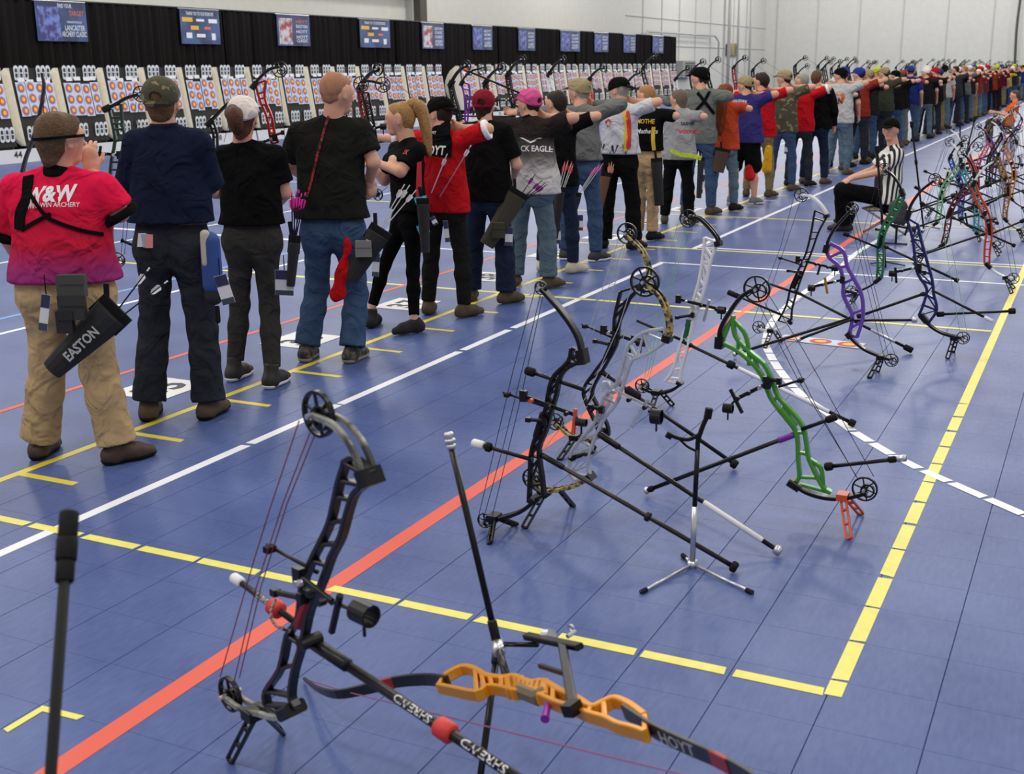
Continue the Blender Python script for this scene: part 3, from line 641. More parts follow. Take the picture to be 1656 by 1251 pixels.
    if hair:
        v = Vol(*vbox([hd, hd-UP*.1], .17*h_), hv); up = look.get('hair_vol', 1.0)*(.95 if cap else 1); bk = .036 if cap else .05
        v.cone(hd-hf*.028*h_+hu*.034*h_, hd+hf*.02*h_+hu*.036*h_, .094*h_*up, .084*h_*up, k=.03, sq=(hr, 1.1))
        v.cone(hd-hf*bk*h_-hu*.01, hd-hf*bk*h_-hu*look.get('hair_len', .045)*h_, .068*h_*up, .058*h_, k=.03, sq=(hr, .95))
        v.folds(.0025, (60, 60, 14), 1.0)
        # open the face and the ears
        v.cut(hd+hf*.062*h_+hu*.07*h_, nrm(hf*.75-hu*.55)); v.cut(hd+hf*.085*h_, hf)
        v.cone(hd+hf*.075*h_-hu*.05*h_, hd+hf*.09*h_-hu*.06*h_, .085*h_, sub=True)
        if look.get('hair_len', .045) < .1:
            for s in (-1, 1): v.cone(hd+hr*s*.085*h_-hf*.004*h_-hu*.012*h_, hd+hr*s*.085*h_-hf*.004*h_-hu*.05*h_, .03*h_, sub=True)
        if look.get('bald'): v.cut(hd+hu*.055*h_, hu)
        P, Q = v.mesh(); ho = link('hair', P, Q, hair, root, True)
        if look.get('tail'):
            pts = spline(look['tail'], 4); v = Vol(*vbox(pts, .07), min(.008, vox)); n = len(pts); rr = look.get('tail_r', .034)
            for i in range(n-1): v.cone(pts[i], pts[i+1], rr*(1-.65*(i/(n-1))**2), rr*(1-.65*((i+1)/(n-1))**2), k=.015)
            v.folds(.003, (70, 70, 8), 2); P, Q = v.mesh(); link('ponytail', P, Q, hair, ho, True)
    if cap:
        v = Vol(*vbox([hd, hd+hf*.15], .16*h_), hv); back = look.get('cap_back')
        cf = -hf if back else hf
        v.cone(hd-hf*.026*h_+hu*.034*h_, hd+hf*.02*h_+hu*.036*h_, .103*h_, .098*h_, k=.03, sq=(hr, 1.08)); v.cut(hd+hu*.016*h_, nrm(-hu+cf*.34))
        if not back: v.cone(hd-hf*.14*h_+hu*.03*h_, hd-hf*.11*h_+hu*.03*h_, .03*h_, sub=True, sq=(hu, 1.2))
        P, Q = v.mesh(); co = link('cap', P, Q, cap, root, True)
        v = Vol(*vbox([hd+cf*.08, hd+cf*.18], .12*h_), min(hv, .008)); v.cone(hd+cf*.085*h_+hu*.05*h_, hd+cf*.13*h_+hu*.038*h_, .074*h_, .064*h_, k=.02, sq=(nrm(hu+cf*.22), 7)); P, Q = v.mesh(); link('cap_brim', P, Q, look.get('brim', cap), co, True)
        if not back:
            m_ = MB(); m_.bar([hd-hf*.128*h_*math.cos(t)+hr*.11*h_*math.sin(t)+hu*.004*h_ for t in np.linspace(-.6, .6, 7)], .016, .004, hf); m_.build('cap_strap', look.get('brim', cap), co)
    look['_shirt'] = shirt; look['_body'] = body
    return root
# ------------------------------------------------------------------ the people along the shooting line
def near(G, **px):
    """joints from where they show in the photograph, on an upright plane through the person's own ground point"""
    g = onz(*G); J = {}
    for k, p in px.items():
        d = p[2] if len(p) > 2 else 0
        J[k] = onpl(p[0], p[1], g+FWH*d, FWH)
    return J
def feet(J, L, heel, toe):
    a, b = onz(*heel), onz(*toe); f = nrm(b-a); J['a'+L] = a+f*.07+UP*.085; J['t'+L] = J['a'+L]+f*.17-UP*.04
DENIM = cloth('blue_denim', (62, 82, 112)); DDEN = cloth('dark_denim', (44, 48, 54)); NDEN = cloth('navy_denim', (34, 42, 62)); GDEN = cloth('grey_blue_denim', (92, 110, 124))
KHA = cloth('khaki', (186, 158, 118)); KHA2 = cloth('dark_khaki', (134, 118, 86)); BLC = cloth('black', (19, 18, 19)); BLC2 = cloth('charcoal_black', (32, 32, 30)); NAV = cloth('navy', (26, 32, 52))
PNK = gradcloth('pink_red_jersey', [(0, (150, 50, 110)), (.22, (196, 34, 60)), (.55, (222, 28, 66)), (1, (226, 30, 80))], .95, 1.5)
HBR = mat('hair_brown', (92, 70, 50), rough=.6, spec=.18, bump=.4, scale=90, var=.25); HBL = mat('hair_blonde', (158, 118, 72), rough=.5, spec=.18, bump=.4, scale=90, var=.25); HDK = mat('hair_dark', (46, 34, 28), rough=.55, spec=.18, bump=.4, scale=90, var=.2); HGY = mat('hair_grey', (150, 144, 134), rough=.6, spec=.18, bump=.4, scale=90, var=.2); HRD = mat('hair_auburn', (116, 58, 30), rough=.5, spec=.18, bump=.4, scale=90, var=.25); HBU = mat('hair_stubble', (164, 116, 90), rough=.7, spec=.18, var=.1, scale=90)
CAMO = mat('camouflage', (70, 68, 48), rough=.9, rgb2=(124, 116, 84), scale=16, kind='camo'); CAPW = cloth('white_cap', (224, 212, 204)); CAPK = cloth('black_cap', (16, 16, 16)); CAPM = cloth('maroon_cap', (128, 30, 46)); CAPP = cloth('pink_cap', (208, 84, 138)); CAPT = cloth('tan_cap', (156, 140, 106))
BRN = mat('brown_leather', (70, 50, 36), rough=.55, var=.15, scale=20); BOOT = mat('brown_suede_boot', (78, 64, 44), rough=.8, var=.2, scale=20); LETW = mat('white_lettering', (232, 230, 232), rough=.6); LETR = mat('red_lettering', (196, 36, 40), rough=.6); LETY = mat('yellow_lettering', (220, 176, 40), rough=.6); LETK = mat('black_lettering', (24, 24, 24), rough=.6); LETS = mat('silver_lettering', (176, 176, 174), rough=.5)
VY = V(0, 1, 0); VXm = V(-1, 0, 0)
PEO = {}
# 1 red jersey
J = near((135, 745), hd=(100, 226), nk=(94, 274), sL=(28, 306, .05), sR=(165, 304, -.02), eL=(10, 378, .1), eR=(193, 344, .0), wL=(28, 418, .4), wR=(148, 276, .12), hL=(72, 466), hR=(142, 466), kL=(78, 585, .03), kR=(160, 600))
feet(J, 'L', (58, 745), (93, 720)); feet(J, 'R', (170, 752), (238, 738)); W1 = dict(bf=V(-.25, 1, 0), hf=V(.25, 1, 0), bulk=1.28, s=.95, shirt=PNK, trousers=KHA, hair=HBR, hair_vol=1.1, hair_len=.085, sole=RUB, shoes=BRN, hem=onpl(100, 452, onz(135, 745), FWH)[2], sleeve=.85, soff=.022, twid=1.3, cuff=1.35, collar=BLC, cuffs=BLC, depth=1.05, eyes=False, handR=dict(n=V(.5, -.8, .2), d=V(-.25, .15, .95), curl=.5), tf=.005)
PEO[1] = person('person', 'person in red jersey and khaki trousers with a dark headband, hand raised to the face', J, W1, vox=.011)
m_ = MB(); hd = J['hd']; m_.ring(hd+UP*.012-nrm(W1['hf'])*.014, nrm(UP+V(-.06, -.02, 0)), .118, .008, .013, 30, ecc=.95); m_.build('headband', BLC, PEO[1])
sh = W1['_shirt']
wrap_text('W&W', sh, 82, 313, .085, LETW, sh, .24, bold=.04, shear=.15); wrap_text('WIN&WIN ARCHERY', sh, 84, 331, .022, LETW, sh, .25, bold=.01, shear=.1)
wrap_text('WIS', sh, 88, 266, .02, LETW, sh, .07, bold=.02)
# 2 navy shirt
J = near((300, 674), hd=(262, 166), nk=(266, 208), sL=(222, 232, .03), sR=(318, 232), eL=(208, 306, .12), eR=(340, 306, .1), wL=(232, 300, .42), wR=(318, 302, .42), hL=(252, 392), hR=(306, 392), kL=(249, 530, .05), kR=(328, 535))
feet(J, 'L', (238, 682), (262, 652)); feet(J, 'R', (328, 680), (382, 652)); W2 = dict(bf=V(-.15, 1, 0), hf=V(-.5, 1, 0), bulk=1.08, shirt=NAV, trousers=DDEN, hair=HBR, hair_len=.05, cap=CAMO, sole=RUB, shoes=BOOT, hem=onpl(270, 358, onz(300, 674), FWH)[2], soff=.024, sleeve=.95, collar=NAV, belt=BRN, twid=1.22, cuff=1.35, eyes=False, tf=.006)
PEO[2] = person('person', 'person in navy polo shirt, camouflage cap and dark jeans seen from behind', J, W2, vox=.011)
# 3 white cap
J = near((420, 612), hd=(394, 190), nk=(392, 232), sL=(362, 252, .03), sR=(446, 252), eL=(348, 310, .1), eR=(461, 312, .05), wL=(366, 318, .38), wR=(450, 330, .35), hL=(388, 382), hR=(428, 382), kL=(388, 492, .03), kR=(436, 500))
feet(J, 'L', (372, 618), (411, 600)); feet(J, 'R', (432, 630), (482, 606)); W3 = dict(bf=V(-.2, 1, 0), hf=V(-.35, 1, 0), bulk=1.0, s=.94, shirt=BLC, trousers=cloth('grey_skinny_jeans', (56, 54, 52)), hair=mat('hair_chestnut', (84, 52, 36), rough=.5, spec=.18, bump=.4, scale=90, var=.25), hair_len=.11, cap=CAPW, shoes=mat('black_hightop', (34, 32, 26), rough=.6), sole=WHT, shoe_top=.06, hem=onpl(400, 362, onz(420, 612), FWH)[2], twid=.95, tend=.9, eyes=False, sleeve=.7, belt=BLC)
hd = J['hd']; W3['tail'] = [hd-VY*.1+UP*.03, hd-VY*.15+UP*.02+V(.05, 0, 0), hd-VY*.15-UP*.03+V(.06, 0, 0), hd-VY*.13-UP*.08+V(.055, 0, 0)]; W3['tail_r'] = .045
PEO[3] = person('person', 'person in black tee, white cap and grey skinny jeans with black high-top shoes', J, W3, vox=.011)
# 4 bald man
J = near((548, 578), hd=(546, 150), nk=(538, 192), sL=(484, 216, .06), sR=(582, 210), eL=(468, 268, .2), eR=(604, 262, -.04), wL=(500, 290, .42), wR=(598, 292, .12), hL=(514, 370), hR=(562, 366), kL=(513, 465, .05), kR=(576, 476))
feet(J, 'L', (492, 586), (522, 562)); feet(J, 'R', (562, 588), (605, 568)); W4 = dict(bf=V(-.1, 1, 0), hf=V(.35, 1, -.25), bulk=1.1, shirt=BLC2, trousers=DENIM, hair=HBU, hair_len=.03, hair_vol=.965, shoes=mat('grey_trainer', (96, 88, 80), rough=.7, rgb2=(30, 30, 30), scale=25), sole=mat('beige_sole', (150, 138, 122), rough=.8), hem=onpl(520, 352, onz(548, 578), FWH)[2], soff=.024, sleeve=.72, twid=1.18, cuff=1.3, eyes=False, handR=dict(d=V(-.1, .35, -.9), n=V(.9, -.2, 0), t=V(-.3, .8, 0), curl=.6), tf=.006)
PEO[4] = person('person', 'bald person in charcoal tee and blue jeans with a red and black sling cord', J, W4, vox=.011)
# 5 ponytail girl, in profile
J = near((655, 530), hd=(646, 192), nk=(660, 226), sL=(642, 242, .14), sR=(674, 243, -.14), eL=(622, 292, .2), eR=(648, 278, -.2), wL=(594, 262, .2), wR=(606, 262, -.06), hL=(652, 350, .08), hR=(668, 352, -.06), kL=(622, 428, .12), kR=(668, 440, -.04))
feet(J, 'L', (596, 532), (640, 505)); feet(J, 'R', (684, 536), (630, 544)); J['aL'] = J['aL']+UP*.04
W5 = dict(bf=V(-.95, -.15, 0), hf=V(-.95, -.38, -.1), bulk=.95, s=.93, shirt=BLC, trousers=cloth('black_leggings', (14, 13, 14)), hair=HBL, hair_len=.05, shoes=mat('black_trainer', (24, 22, 22), rough=.8), hem=onpl(660, 338, onz(655, 530), FWH)[2], twid=.88, tend=.88, toff=.006, sleeve=.7, bust=1, soff=.014, tf=.001, handL=dict(d=V(-.6, .4, .3), n=V(0, 0, 1), curl=.8), handR=dict(d=V(-.8, .2, .35), n=V(0, -.6, .6), curl=.8), lfL=0)
hd = J['hd']; W5['tail'] = [onpl(668, 168, hd, FWH), onpl(681, 178, hd, FWH), onpl(688, 205, hd, FWH), onpl(691, 228, hd, FWH), onpl(695, 250, hd, FWH)]; W5['tail_r'] = .045
PEO[5] = person('person', 'young person with long blonde ponytail in black shirt and leggings, turned sideways', J, W5, vox=.011)
sh = W5['_shirt']
m_ = MB(); m_.ring(onpl(672, 171, hd, FWH), V(.8, -.1, -.2), .05, .012, .02, 16); m_.build('hair_tie', BLC, PEO[5])
wrap_text('ARCHERY', sh, 617, 296, .02, LETW, sh, .12); wrap_text('XX', sh, 656, 246, .04, LETR, sh, .06, bold=.03); wrap_text('l', sh, 676, 290, .25, LETR, sh, .05, bold=.06)
# world-built archers -------------------------------------------------
def archer(gx, gy, h=1.75, pose='draw', tw=0.0, sp=.17):
    s = h/1.75; g = V(gx, gy, 0); c, n_ = math.cos(tw), math.sin(tw)
    def q(x, y, z): return g+V(x*c-y*n_, x*n_+y*c, z)*s
    J = dict(hd=q(-.03, .03, 1.635), nk=q(-.005, 0, 1.5), sL=q(-.185, .03, 1.435), sR=q(.18, -.02, 1.435), hL=q(-.085, 0, .93), hR=q(.085, 0, .93), kL=q(-sp*.85, .03, .5), kR=q(sp*.85, .03, .5), aL=q(-sp, 0, .085/s), aR=q(sp, 0, .085/s), tL=q(-sp-.05, .16, .045/s), tR=q(sp+.07, .15, .045/s))
    if pose == 'draw': J.update(eL=q(-.47, .07, 1.43), wL=q(-.72, .09, 1.44), eR=q(.40, .03, 1.52), wR=q(.09, .12, 1.52))
    elif pose == 'aim': J.update(eL=q(-.45, .1, 1.36), wL=q(-.68, .14, 1.42), eR=q(.36, -.06, 1.42), wR=q(.06, .16, 1.48))
    elif pose == 'hold': J.update(eL=q(-.27, .1, 1.16), wL=q(-.3, .34, 1.12), eR=q(.26, .04, 1.16), wR=q(.12, .28, 1.05))
    else: J.update(eL=q(-.27, .02, 1.14), wL=q(-.26, .14, .9), eR=q(.27, .0, 1.14), wR=q(.26, .12, .9))
    return J
def mk(id_, label, gpx, h, pose, look, vox=.014, gx=None, group=None, tw=0, sp=.17):
    g = onz(*gpx); J = archer(g[0] if gx is None else gx, g[1], h, pose, tw, sp); L = dict(bf=V(-.1, 1, 0), hf=V(-1, .25, 0) if pose in ('draw', 'aim') else V(-.3, 1, 0), s=h/1.75, eyes=False, hem=.86*h/1.75, tf=.004); L.update(look)
    PEO[id_] = person('person', label, J, L, group, vox); PEO[id_]['_h'] = 0; del PEO[id_]['_h']; L['J'] = J; return L
REDJ = cloth('red_jersey', (186, 26, 34)); GRYS = cloth('grey_shirt', (112, 112, 110)); WHJ = cloth('white_jersey', (196, 196, 200)); PUR = cloth('purple_blue', (56, 52, 112)); GRYL = cloth('light_grey_jersey', (150, 150, 152)); SWT = cloth('grey_sweater', (108, 112, 108))
L6 = mk(6, 'person in red jersey with black shoulders and backwards black cap drawing a bow', (722, 510), 1.63, 'draw', dict(shirt=REDJ, trousers=BLC2, hair=HDK, cap=CAPK, cap_back=True, shoes=BOOT, collar=BLC, cuffs=LETW, sleeve=.8, bulk=1.05))
L7 = mk(7, 'person in black tee, maroon cap and navy jeans with arms lowered', (790, 488), 1.67, 'hold', dict(shirt=BLC, trousers=NDEN, hair=HDK, hair_len=.08, cap=CAPM, shoes=BOOT, bulk=1.1, twid=1.2, cuff=1.3))
EAG = gradcloth('black_to_white_jersey', [(0, (206, 204, 202)), (.3, (190, 186, 184)), (.52, (100, 94, 92)), (.8, (44, 38, 38)), (1, (40, 34, 34))], .84, 1.4)
L8 = mk(8, 'person in pink cap and black to white faded jersey reading BLACK EAGLE', (860, 464), 1.66, 'draw', dict(shirt=EAG, trousers=GDEN, hair=HDK, cap=CAPP, shoes=BOOT, bulk=1.25, soff=.024, twid=1.15, cuff=1.25, sleeve=.8, collar=BLC))
L9 = mk(9, 'dark haired person in black shirt and dark jeans half hidden behind the faded jersey', (905, 440), 1.64, 'draw', dict(shirt=BLC, trousers=NDEN, hair=HDK, shoes=mat('cream_trainer', (196, 184, 164), rough=.7)), gx=-4.5)
L10 = mk(10, 'person in tan cap, long grey shirt and blue jeans drawing a bow', (938, 421), 1.73, 'draw', dict(shirt=GRYS, long=True, trousers=DENIM, hair=HGY, cap=CAPT, shoes=mat('dark_trainer', (40, 40, 44), rough=.7), sole=WHT, belt=BRN, hem=.98, bulk=1.1, twid=1.1))
L11 = mk(11, 'person in white jersey with black flames, black cap and black trousers', (1000, 402), 1.73, 'draw', dict(shirt=WHJ, trousers=BLC, hair=HGY, cap=CAPK, cap_back=True, shoes=RUB, hem=.98, twid=1.2, cuff=1.3, bulk=1.08))
L12 = mk(12, 'slim person in black and yellow jersey and khaki trousers with a blonde ponytail', (1043, 388), 1.65, 'aim', dict(shirt=BLC, trousers=KHA, hair=HBL, hair_len=.07, shoes=RUB, hem=.97, s=.93, sleeve=.9, twid=1.0, cuff=1.2), sp=.09)
L13 = mk(13, 'person with grey-brown bob in light grey jersey with red print and black trousers', (1094, 362), 1.57, 'aim', dict(shirt=GRYL, trousers=BLC, hair=mat('hair_greybrown', (106, 92, 78), rough=.6, spec=.18, bump=.4, scale=90, var=.2), hair_len=.1, hair_vol=1.1, shoes=BOOT, bulk=1.12, twid=1.15))
L14 = mk(14, 'person in grey sweater, black cap and dark harness straps aiming a bow', (1128, 346), 1.82, 'aim', dict(shirt=SWT, long=True, trousers=DENIM, hair=HDK, cap=CAPK, shoes=BOOT, twid=1.1))
J15 = archer(-4.5, 15.5, 1.62, 'aim'); hd15 = J15['hd']
L15 = mk(15, 'person with long auburn hair down the back and orange sleeves', (1165, 340), 1.62, 'aim', dict(shirt=cloth('orange_red', (190, 72, 44)), trousers=GDEN, hair=HRD, hair_len=.12, tail=[hd15-VY*.06, hd15-VY*.13-UP*.1, hd15-VY*.15-UP*.3, hd15-VY*.14-UP*.5], tail_r=.1), gx=-4.5)
L16 = mk(16, 'stocky person in purple-blue shirt, black shorts and tan cap', (1200, 330), 1.7, 'draw', dict(shirt=PUR, trousers=BLC, tend=.4, hair=HDK, cap=CAPT, shoes=mat('grey_shoe', (110, 110, 116), rough=.7), sole=WHT, bulk=1.22, soff=.022))
L17 = mk(17, 'dark haired person in red tee with khaki trousers behind the purple shirt', (1225, 318), 1.74, 'draw', dict(shirt=REDJ, trousers=KHA2, hair=HDK, hair_vol=1.08, shoes=BOOT, bulk=1.1))
L18 = mk(18, 'person in tan cap and mottled camouflage shirt with blue jeans', (1262, 308), 1.77, 'draw', dict(shirt=CAMO, trousers=DENIM, hair=HDK, cap=CAPT, shoes=BOOT), vox=.018)
L19 = mk(19, 'grey haired person in red and white jersey with dark trousers', (1290, 301), 1.72, 'draw', dict(shirt=REDJ, trousers=DDEN, hair=HGY, shoes=RUB, cuffs=LETW), vox=.018)
L20 = mk(20, 'broad person in plain black shirt and dark jeans standing with arms lowered', (1308, 297), 1.76, 'stand', dict(shirt=BLC, long=True, trousers=NDEN, hair=HBR, shoes=BRN, bulk=1.15, hf=V(.2, 1, 0)), vox=.018, gx=-4.2)
L21 = mk(21, 'person in pale grey tee with round orange badge print and black cap', (1352, 282), 1.78, 'draw', dict(shirt=cloth('pale_grey', (182, 182, 180)), trousers=GDEN, hair=HDK, cap=CAPK, shoes=BOOT, bulk=1.15), vox=.018)
s8 = L8['_shirt']; wrap_text('BLACK EAGLE', s8, 857, 240, .05, LETW, s8, .36, bold=.02)
m_ = MB()
wrap_text('V', s8, 858, 227, .045, LETW, s8, .2, bold=.0)
s6 = L6['_shirt']
s11 = L11['_shirt']; wrap_text('M W M', s11, 990, 247, .14, LETK, s11, .36, bold=.03); wrap_text('*', s11, 984, 200, .1, LETR, s11, .1, bold=.08); wrap_text('ELLARD', s11, 986, 180, .03, LETK, s11, .18)
s12 = L12['_shirt']; wrap_text('MOTHE', s12, 1044, 196, .05, LETY, s12, .2, bold=.02); wrap_text('Mathews', s12, 1046, 212, .05, LETW, s12, .24, shear=.3)
s13 = L13['_shirt']; wrap_text('SARVER', s13, 1113, 200, .04, LETK, s13, .17, bold=.02); wrap_text('*vixxxn', s13, 1113, 211, .06, LETR, s13, .3, bold=.02, shear=.2)
s16 = L16['_shirt']; wrap_text('VAUGHAN', s16, 1196, 163, .04, LETW, s16, .2, bold=.01)
s21 = L21['_shirt']
wrap_text('O', s21, 1356, 158, .22, ORG, s21, .22, bold=.06); wrap_text('RN', s21, 1356, 163, .1, LETK, s21, .14, bold=.05)
# harness straps on the grey sweater
def strap(shirt, pxs, w, m, parent, name='strap', off=.006):
    """a band lying on the garment along a line of points"""
    me = shirt.data; wl_ = wloc(shirt); bv = BVHTree.FromPolygons([tuple(p.co) for p in me.vertices], [tuple(p.vertices) for p in me.polygons]); P = []; N = []
    for x, y in [tuple(p) for p in spline([V(a, b, 0)[:2] for a, b in pxs], 6)]:
        d = nrm(ray(x, y)); h = bv.ray_cast(Vector(CC-wl_), Vector(d))
        if h[0] is None: continue
        n = nrm(h[1]); n = n if np.dot(n, d) < 0 else -n; P.append(V(*h[0])+wl_+n*off); N.append(n)
    if len(P) < 2: return
    m_ = MB(); rings = []
    for i in range(len(P)):
        t = nrm(P[min(i+1, len(P)-1)]-P[max(i-1, 0)]); s = nrm(np.cross(N[i], t)); rings.append([P[i]-s*w/2-N[i]*.004, P[i]+s*w/2-N[i]*.004, P[i]+s*w/2+N[i]*.002, P[i]-s*w/2+N[i]*.002])
    m_.sweep(None, rings); return m_.build(name, m, parent)
s14 = L14['_shirt']; strap(s14, [(1128, 150), (1140, 165), (1158, 188)], .04, BLC, s14); strap(s14, [(1148, 148), (1138, 165), (1126, 178)], .04, BLC, s14)
strap(s6, [(706, 207), (706, 230), (704, 252)], .26, BLC, s6, 'yoke', .004); wrap_text('HOYT', s6, 702, 243, .07, LETW, s6, .2, bold=.03, shear=.2, off=.012); wrap_text('HOYT', s6, 701, 215, .022, LETW, s6, .08, off=.012)
strap(s11, [(1008, 176), (1013, 200), (1012, 225), (1011, 245)], .035, LETY, s11, 'side_stripe'); strap(s11, [(1014, 180), (1017, 200), (1017, 225), (1016, 240)], .045, LETR, s11, 'side_stripe')
strap(W1['_shirt'], [(47, 285), (43, 320), (34, 345), (32, 372)], .055, BLC, W1['_shirt']); strap(W1['_shirt'], [(48, 312), (72, 346), (90, 358), (130, 372), (166, 379)], .018, BLC, W1['_shirt']); strap(W1['_shirt'], [(36, 372), (56, 360), (74, 350), (82, 346)], .018, BLC, W1['_shirt'])
strap(W4['_shirt'], [(548, 172), (534, 184), (524, 214), (514, 250), (505, 290), (497, 318)], .016, mat('red_black_cord', (176, 32, 36), rough=.8, rgb2=(20, 16, 16), scale=60), W4['_shirt'], 'sling_cord')
strap(L10['_shirt'], [(0, 0), (1, 1)], .02, BLC, L10['_shirt'])
s12b = L12['_shirt']; strap(s12b, [(1026, 215), (1026, 235), (1024, 248)], .05, LETY, s12b, 'side_panel'); strap(s12b, [(1057, 205), (1056, 225), (1058, 246)], .04, LETY, s12b, 'side_panel')
# ------------------------------------------------------------------ the far crowd: six builds, copied with other clothes
ARCH = []
def clothes(*c): return cloth('%d_%d_%d' % c, c)
PALS = [(24, 22, 24), (126, 28, 34), (52, 54, 58), (34, 48, 110), (176, 176, 174), (22, 26, 42), (84, 24, 30), (26, 26, 26), (100, 102, 100), (62, 66, 52), (176, 150, 50), (30, 30, 32), (140, 48, 36), (40, 66, 56), (28, 28, 30), (40, 38, 40)]
CN = ['black', 'red', 'charcoal', 'royal blue', 'white', 'navy', 'dark red', 'black', 'grey', 'olive', 'yellow', 'black', 'orange-red', 'green', 'black', 'charcoal']
TPAL = [(DENIM, 'blue jeans'), (BLC2, 'black trousers'), (KHA2, 'khaki trousers'), (DDEN, 'dark jeans'), (GDEN, 'faded jeans')]
CAPC = [(CAPK, 'black cap'), (CAPT, 'tan cap'), (cloth('blue_cap', (40, 60, 140)), 'blue cap'), (None, 'bare head'), (cloth('red_cap', (170, 30, 40)), 'red cap'), (None, 'bare head'), (cloth('lime_cap', (180, 200, 40)), 'lime cap'), (CAPW, 'white cap')]
HAIRS = [(HDK, 'dark'), (HBR, 'brown'), (HGY, 'grey'), (HBL, 'fair')]
for a_i, (h, pose, bk) in enumerate(((1.78, 'draw', 1.1), (1.7, 'draw', 1.0), (1.74, 'aim', 1.15), (1.64, 'aim', .98), (1.8, 'stand', 1.12))):
    J = archer(0, 0, h, pose); L = dict(bf=V(-.1, 1, 0), hf=V(-1, .25, 0) if pose != 'stand' else V(-.4, 1, 0), s=h/1.75, eyes=False, hem=.87*h/1.75, shirt=BLC, trousers=DENIM, hair=HDK, cap=CAPK, bulk=bk, shoes=RUB)
    r = person('person', 'x', J, L, vox=.024); ARCH.append((r, J, h, pose))
_used = {}
def crowd_copy(k, x, y, shc, tr, cap, hair):
    r, J, h, pose = ARCH[k]; c = r.copy(); COL.objects.link(c); c.location = (x, y, 0); c['group'] = 'archers in the far crowd along the shooting line'
    def cp(o, p):
        if o.name.startswith('cap') and cap[0] is None: return
        q = o.copy(); COL.objects.link(q); q.parent = p; nm = o.name.split('.')[0]
        m = {'shirt': shc, 'trousers': tr[0], 'cap': cap[0], 'cap_brim': cap[0], 'hair': hair[0], 'shoe': BOOT if k % 2 else RUB}.get(nm)
        if m:
            for sl in q.material_slots: sl.link = 'OBJECT'; sl.material = m
        for ch in o.children: cp(ch, q)
    for ch in r.children: cp(ch, c)
    return c, J
CROWD = []
rnd = random.Random(11); y = 22.4; k = 0
while y < 78:
    a = rnd.randrange(5); ci = rnd.randrange(len(PALS)) if k else 4; tr = rnd.choice(TPAL); cp_ = rnd.choice(CAPC); hr_ = rnd.choice(HAIRS)
    c, J = crowd_copy(a, XS+rnd.uniform(-.12, .22), y, clothes(*PALS[ci]), tr, cp_, hr_); ang = rnd.uniform(-.12, .12); c.rotation_euler = (0, 0, ang)
    CROWD.append((c, J, ang, ARCH[a][3], ci, tr[1], cp_[1], hr_[1])); y += .74+rnd.uniform(-.08, .1)+max(0, (y-40)*.004); k += 1
for i, (c, J, ang, pose, ci, t, cp_, hr_) in enumerate(CROWD):
    where = 'about the %s third of the far line' % ('nearest' if i < len(CROWD)/3 else 'middle' if i < 2*len(CROWD)/3 else 'last')
    c['label'] = 'far archer in %s shirt, %s and %s, %s hair, %s' % (CN[ci], t, cp_, hr_, 'nearer crowd' if i < 18 else 'mid crowd' if i < 40 else 'crowd end')
for r, *_ in ARCH:
    def rm(o):
        for ch in list(o.children): rm(ch)
        bpy.data.objects.remove(o)
    rm(r)
# ================================================================== BOWS
class Pl:
    """an upright plane through p0 that holds a bow: h runs along its front-back direction"""
    def __init__(s, p0, az=0.0):
        s.p0 = np.asarray(p0, float); a = math.radians(az); s.h = V(math.cos(a), math.sin(a), 0); s.n = V(-math.sin(a), math.cos(a), 0)
    def __call__(s, q, off=0.0): return onpl(q[0], q[1], s.p0, s.n)+s.n*off
class Fr:
    """a bow frame: axle midpoint c, forward f, up u; coordinates (d, s[, sideways])"""
    def __init__(s, c, f, u): s.c = np.asarray(c, float); s.h = nrm(f); s.u = nrm(u); s.n = nrm(np.cross(s.h, s.u))
    def __call__(s, q, off=0.0): return s.c+s.h*q[0]+s.u*q[1]+s.n*off
def wheel(P, c, r, root, m, spokes=6, name='cam', ecc=.9, ph=0.3, off=0.0):
    c = P(c, off); n = P.n; a = P.h; b = np.cross(n, a); k = MB(); k.ring(c, n, r, r*.13, .012, 26); k.ring(c+a*r*.22+b*r*.12, n, r*.55, r*.12, .016, 20)
    for i in range(spokes):
        t = ph+i*2*math.pi/spokes; d = math.cos(t)*a+math.sin(t)*b; k.bar([c+d*r*.12, c+d*r*.93], r*.1, .008, n)
    k.ring(c, n, r*.24, r*.2, .03, 12); return k.build(name, m, root)
def rod(root, a, b, r, m, name, ends=()):
    k = MB(); a = np.asarray(a, float); b = np.asarray(b, float); k.tube([a, b], r, 10); o = k.build(name, m, root, True)
    L = np.linalg.norm(b-a); d = nrm(b-a)
    for t0, t1, rr, mm, nm in ends:
        q = MB(); p0, p1 = a+d*L*t0, a+d*L*t1; e = min(.3*np.linalg.norm(p1-p0), .006)
        q.tube([p0, p0+d*e, p1-d*e, p1], [rr*.75, rr, rr, rr*.75], 14); q.build(nm, mm, o, True)
    return o
def truss(P, L, R, m, root, w=.012, t=.026, nst=None, name='riser', zig=True):
    """riser of two rails with webs between"""
    A = spline([P(p) for p in L], 3); B = spline([P(p) for p in R], 3); k = MB(); k.bar(A, w, t, P.n); k.bar(B, w, t, P.n)
    n = nst or max(5, int(np.linalg.norm(A[-1]-A[0])/.055)); g = lambda Q, f: Q[min(len(Q)-1, int(round(f*(len(Q)-1))))]
    for i in range(n+1):
        f = i/n; k.bar([g(A, f), g(B, f)], w*.75, t*.8, P.n)
        if zig and i < n: k.bar([g(A, f), g(B, (i+1)/n)] if i % 2 else [g(B, f), g(A, (i+1)/n)], w*.5, t*.6, P.n)
    return k.build(name, m, root)
def limb(P, pts, m, root, w=.016, split=.034, one=False, t=.012):
    pts = spline([P(p) for p in pts], 4)
    for o in ((0,) if one else (-split/2, split/2)):
        k = MB(); k.bar([p+P.n*o for p in pts], w, t if not one else split+.006, P.n); k.build('limb', m, root)
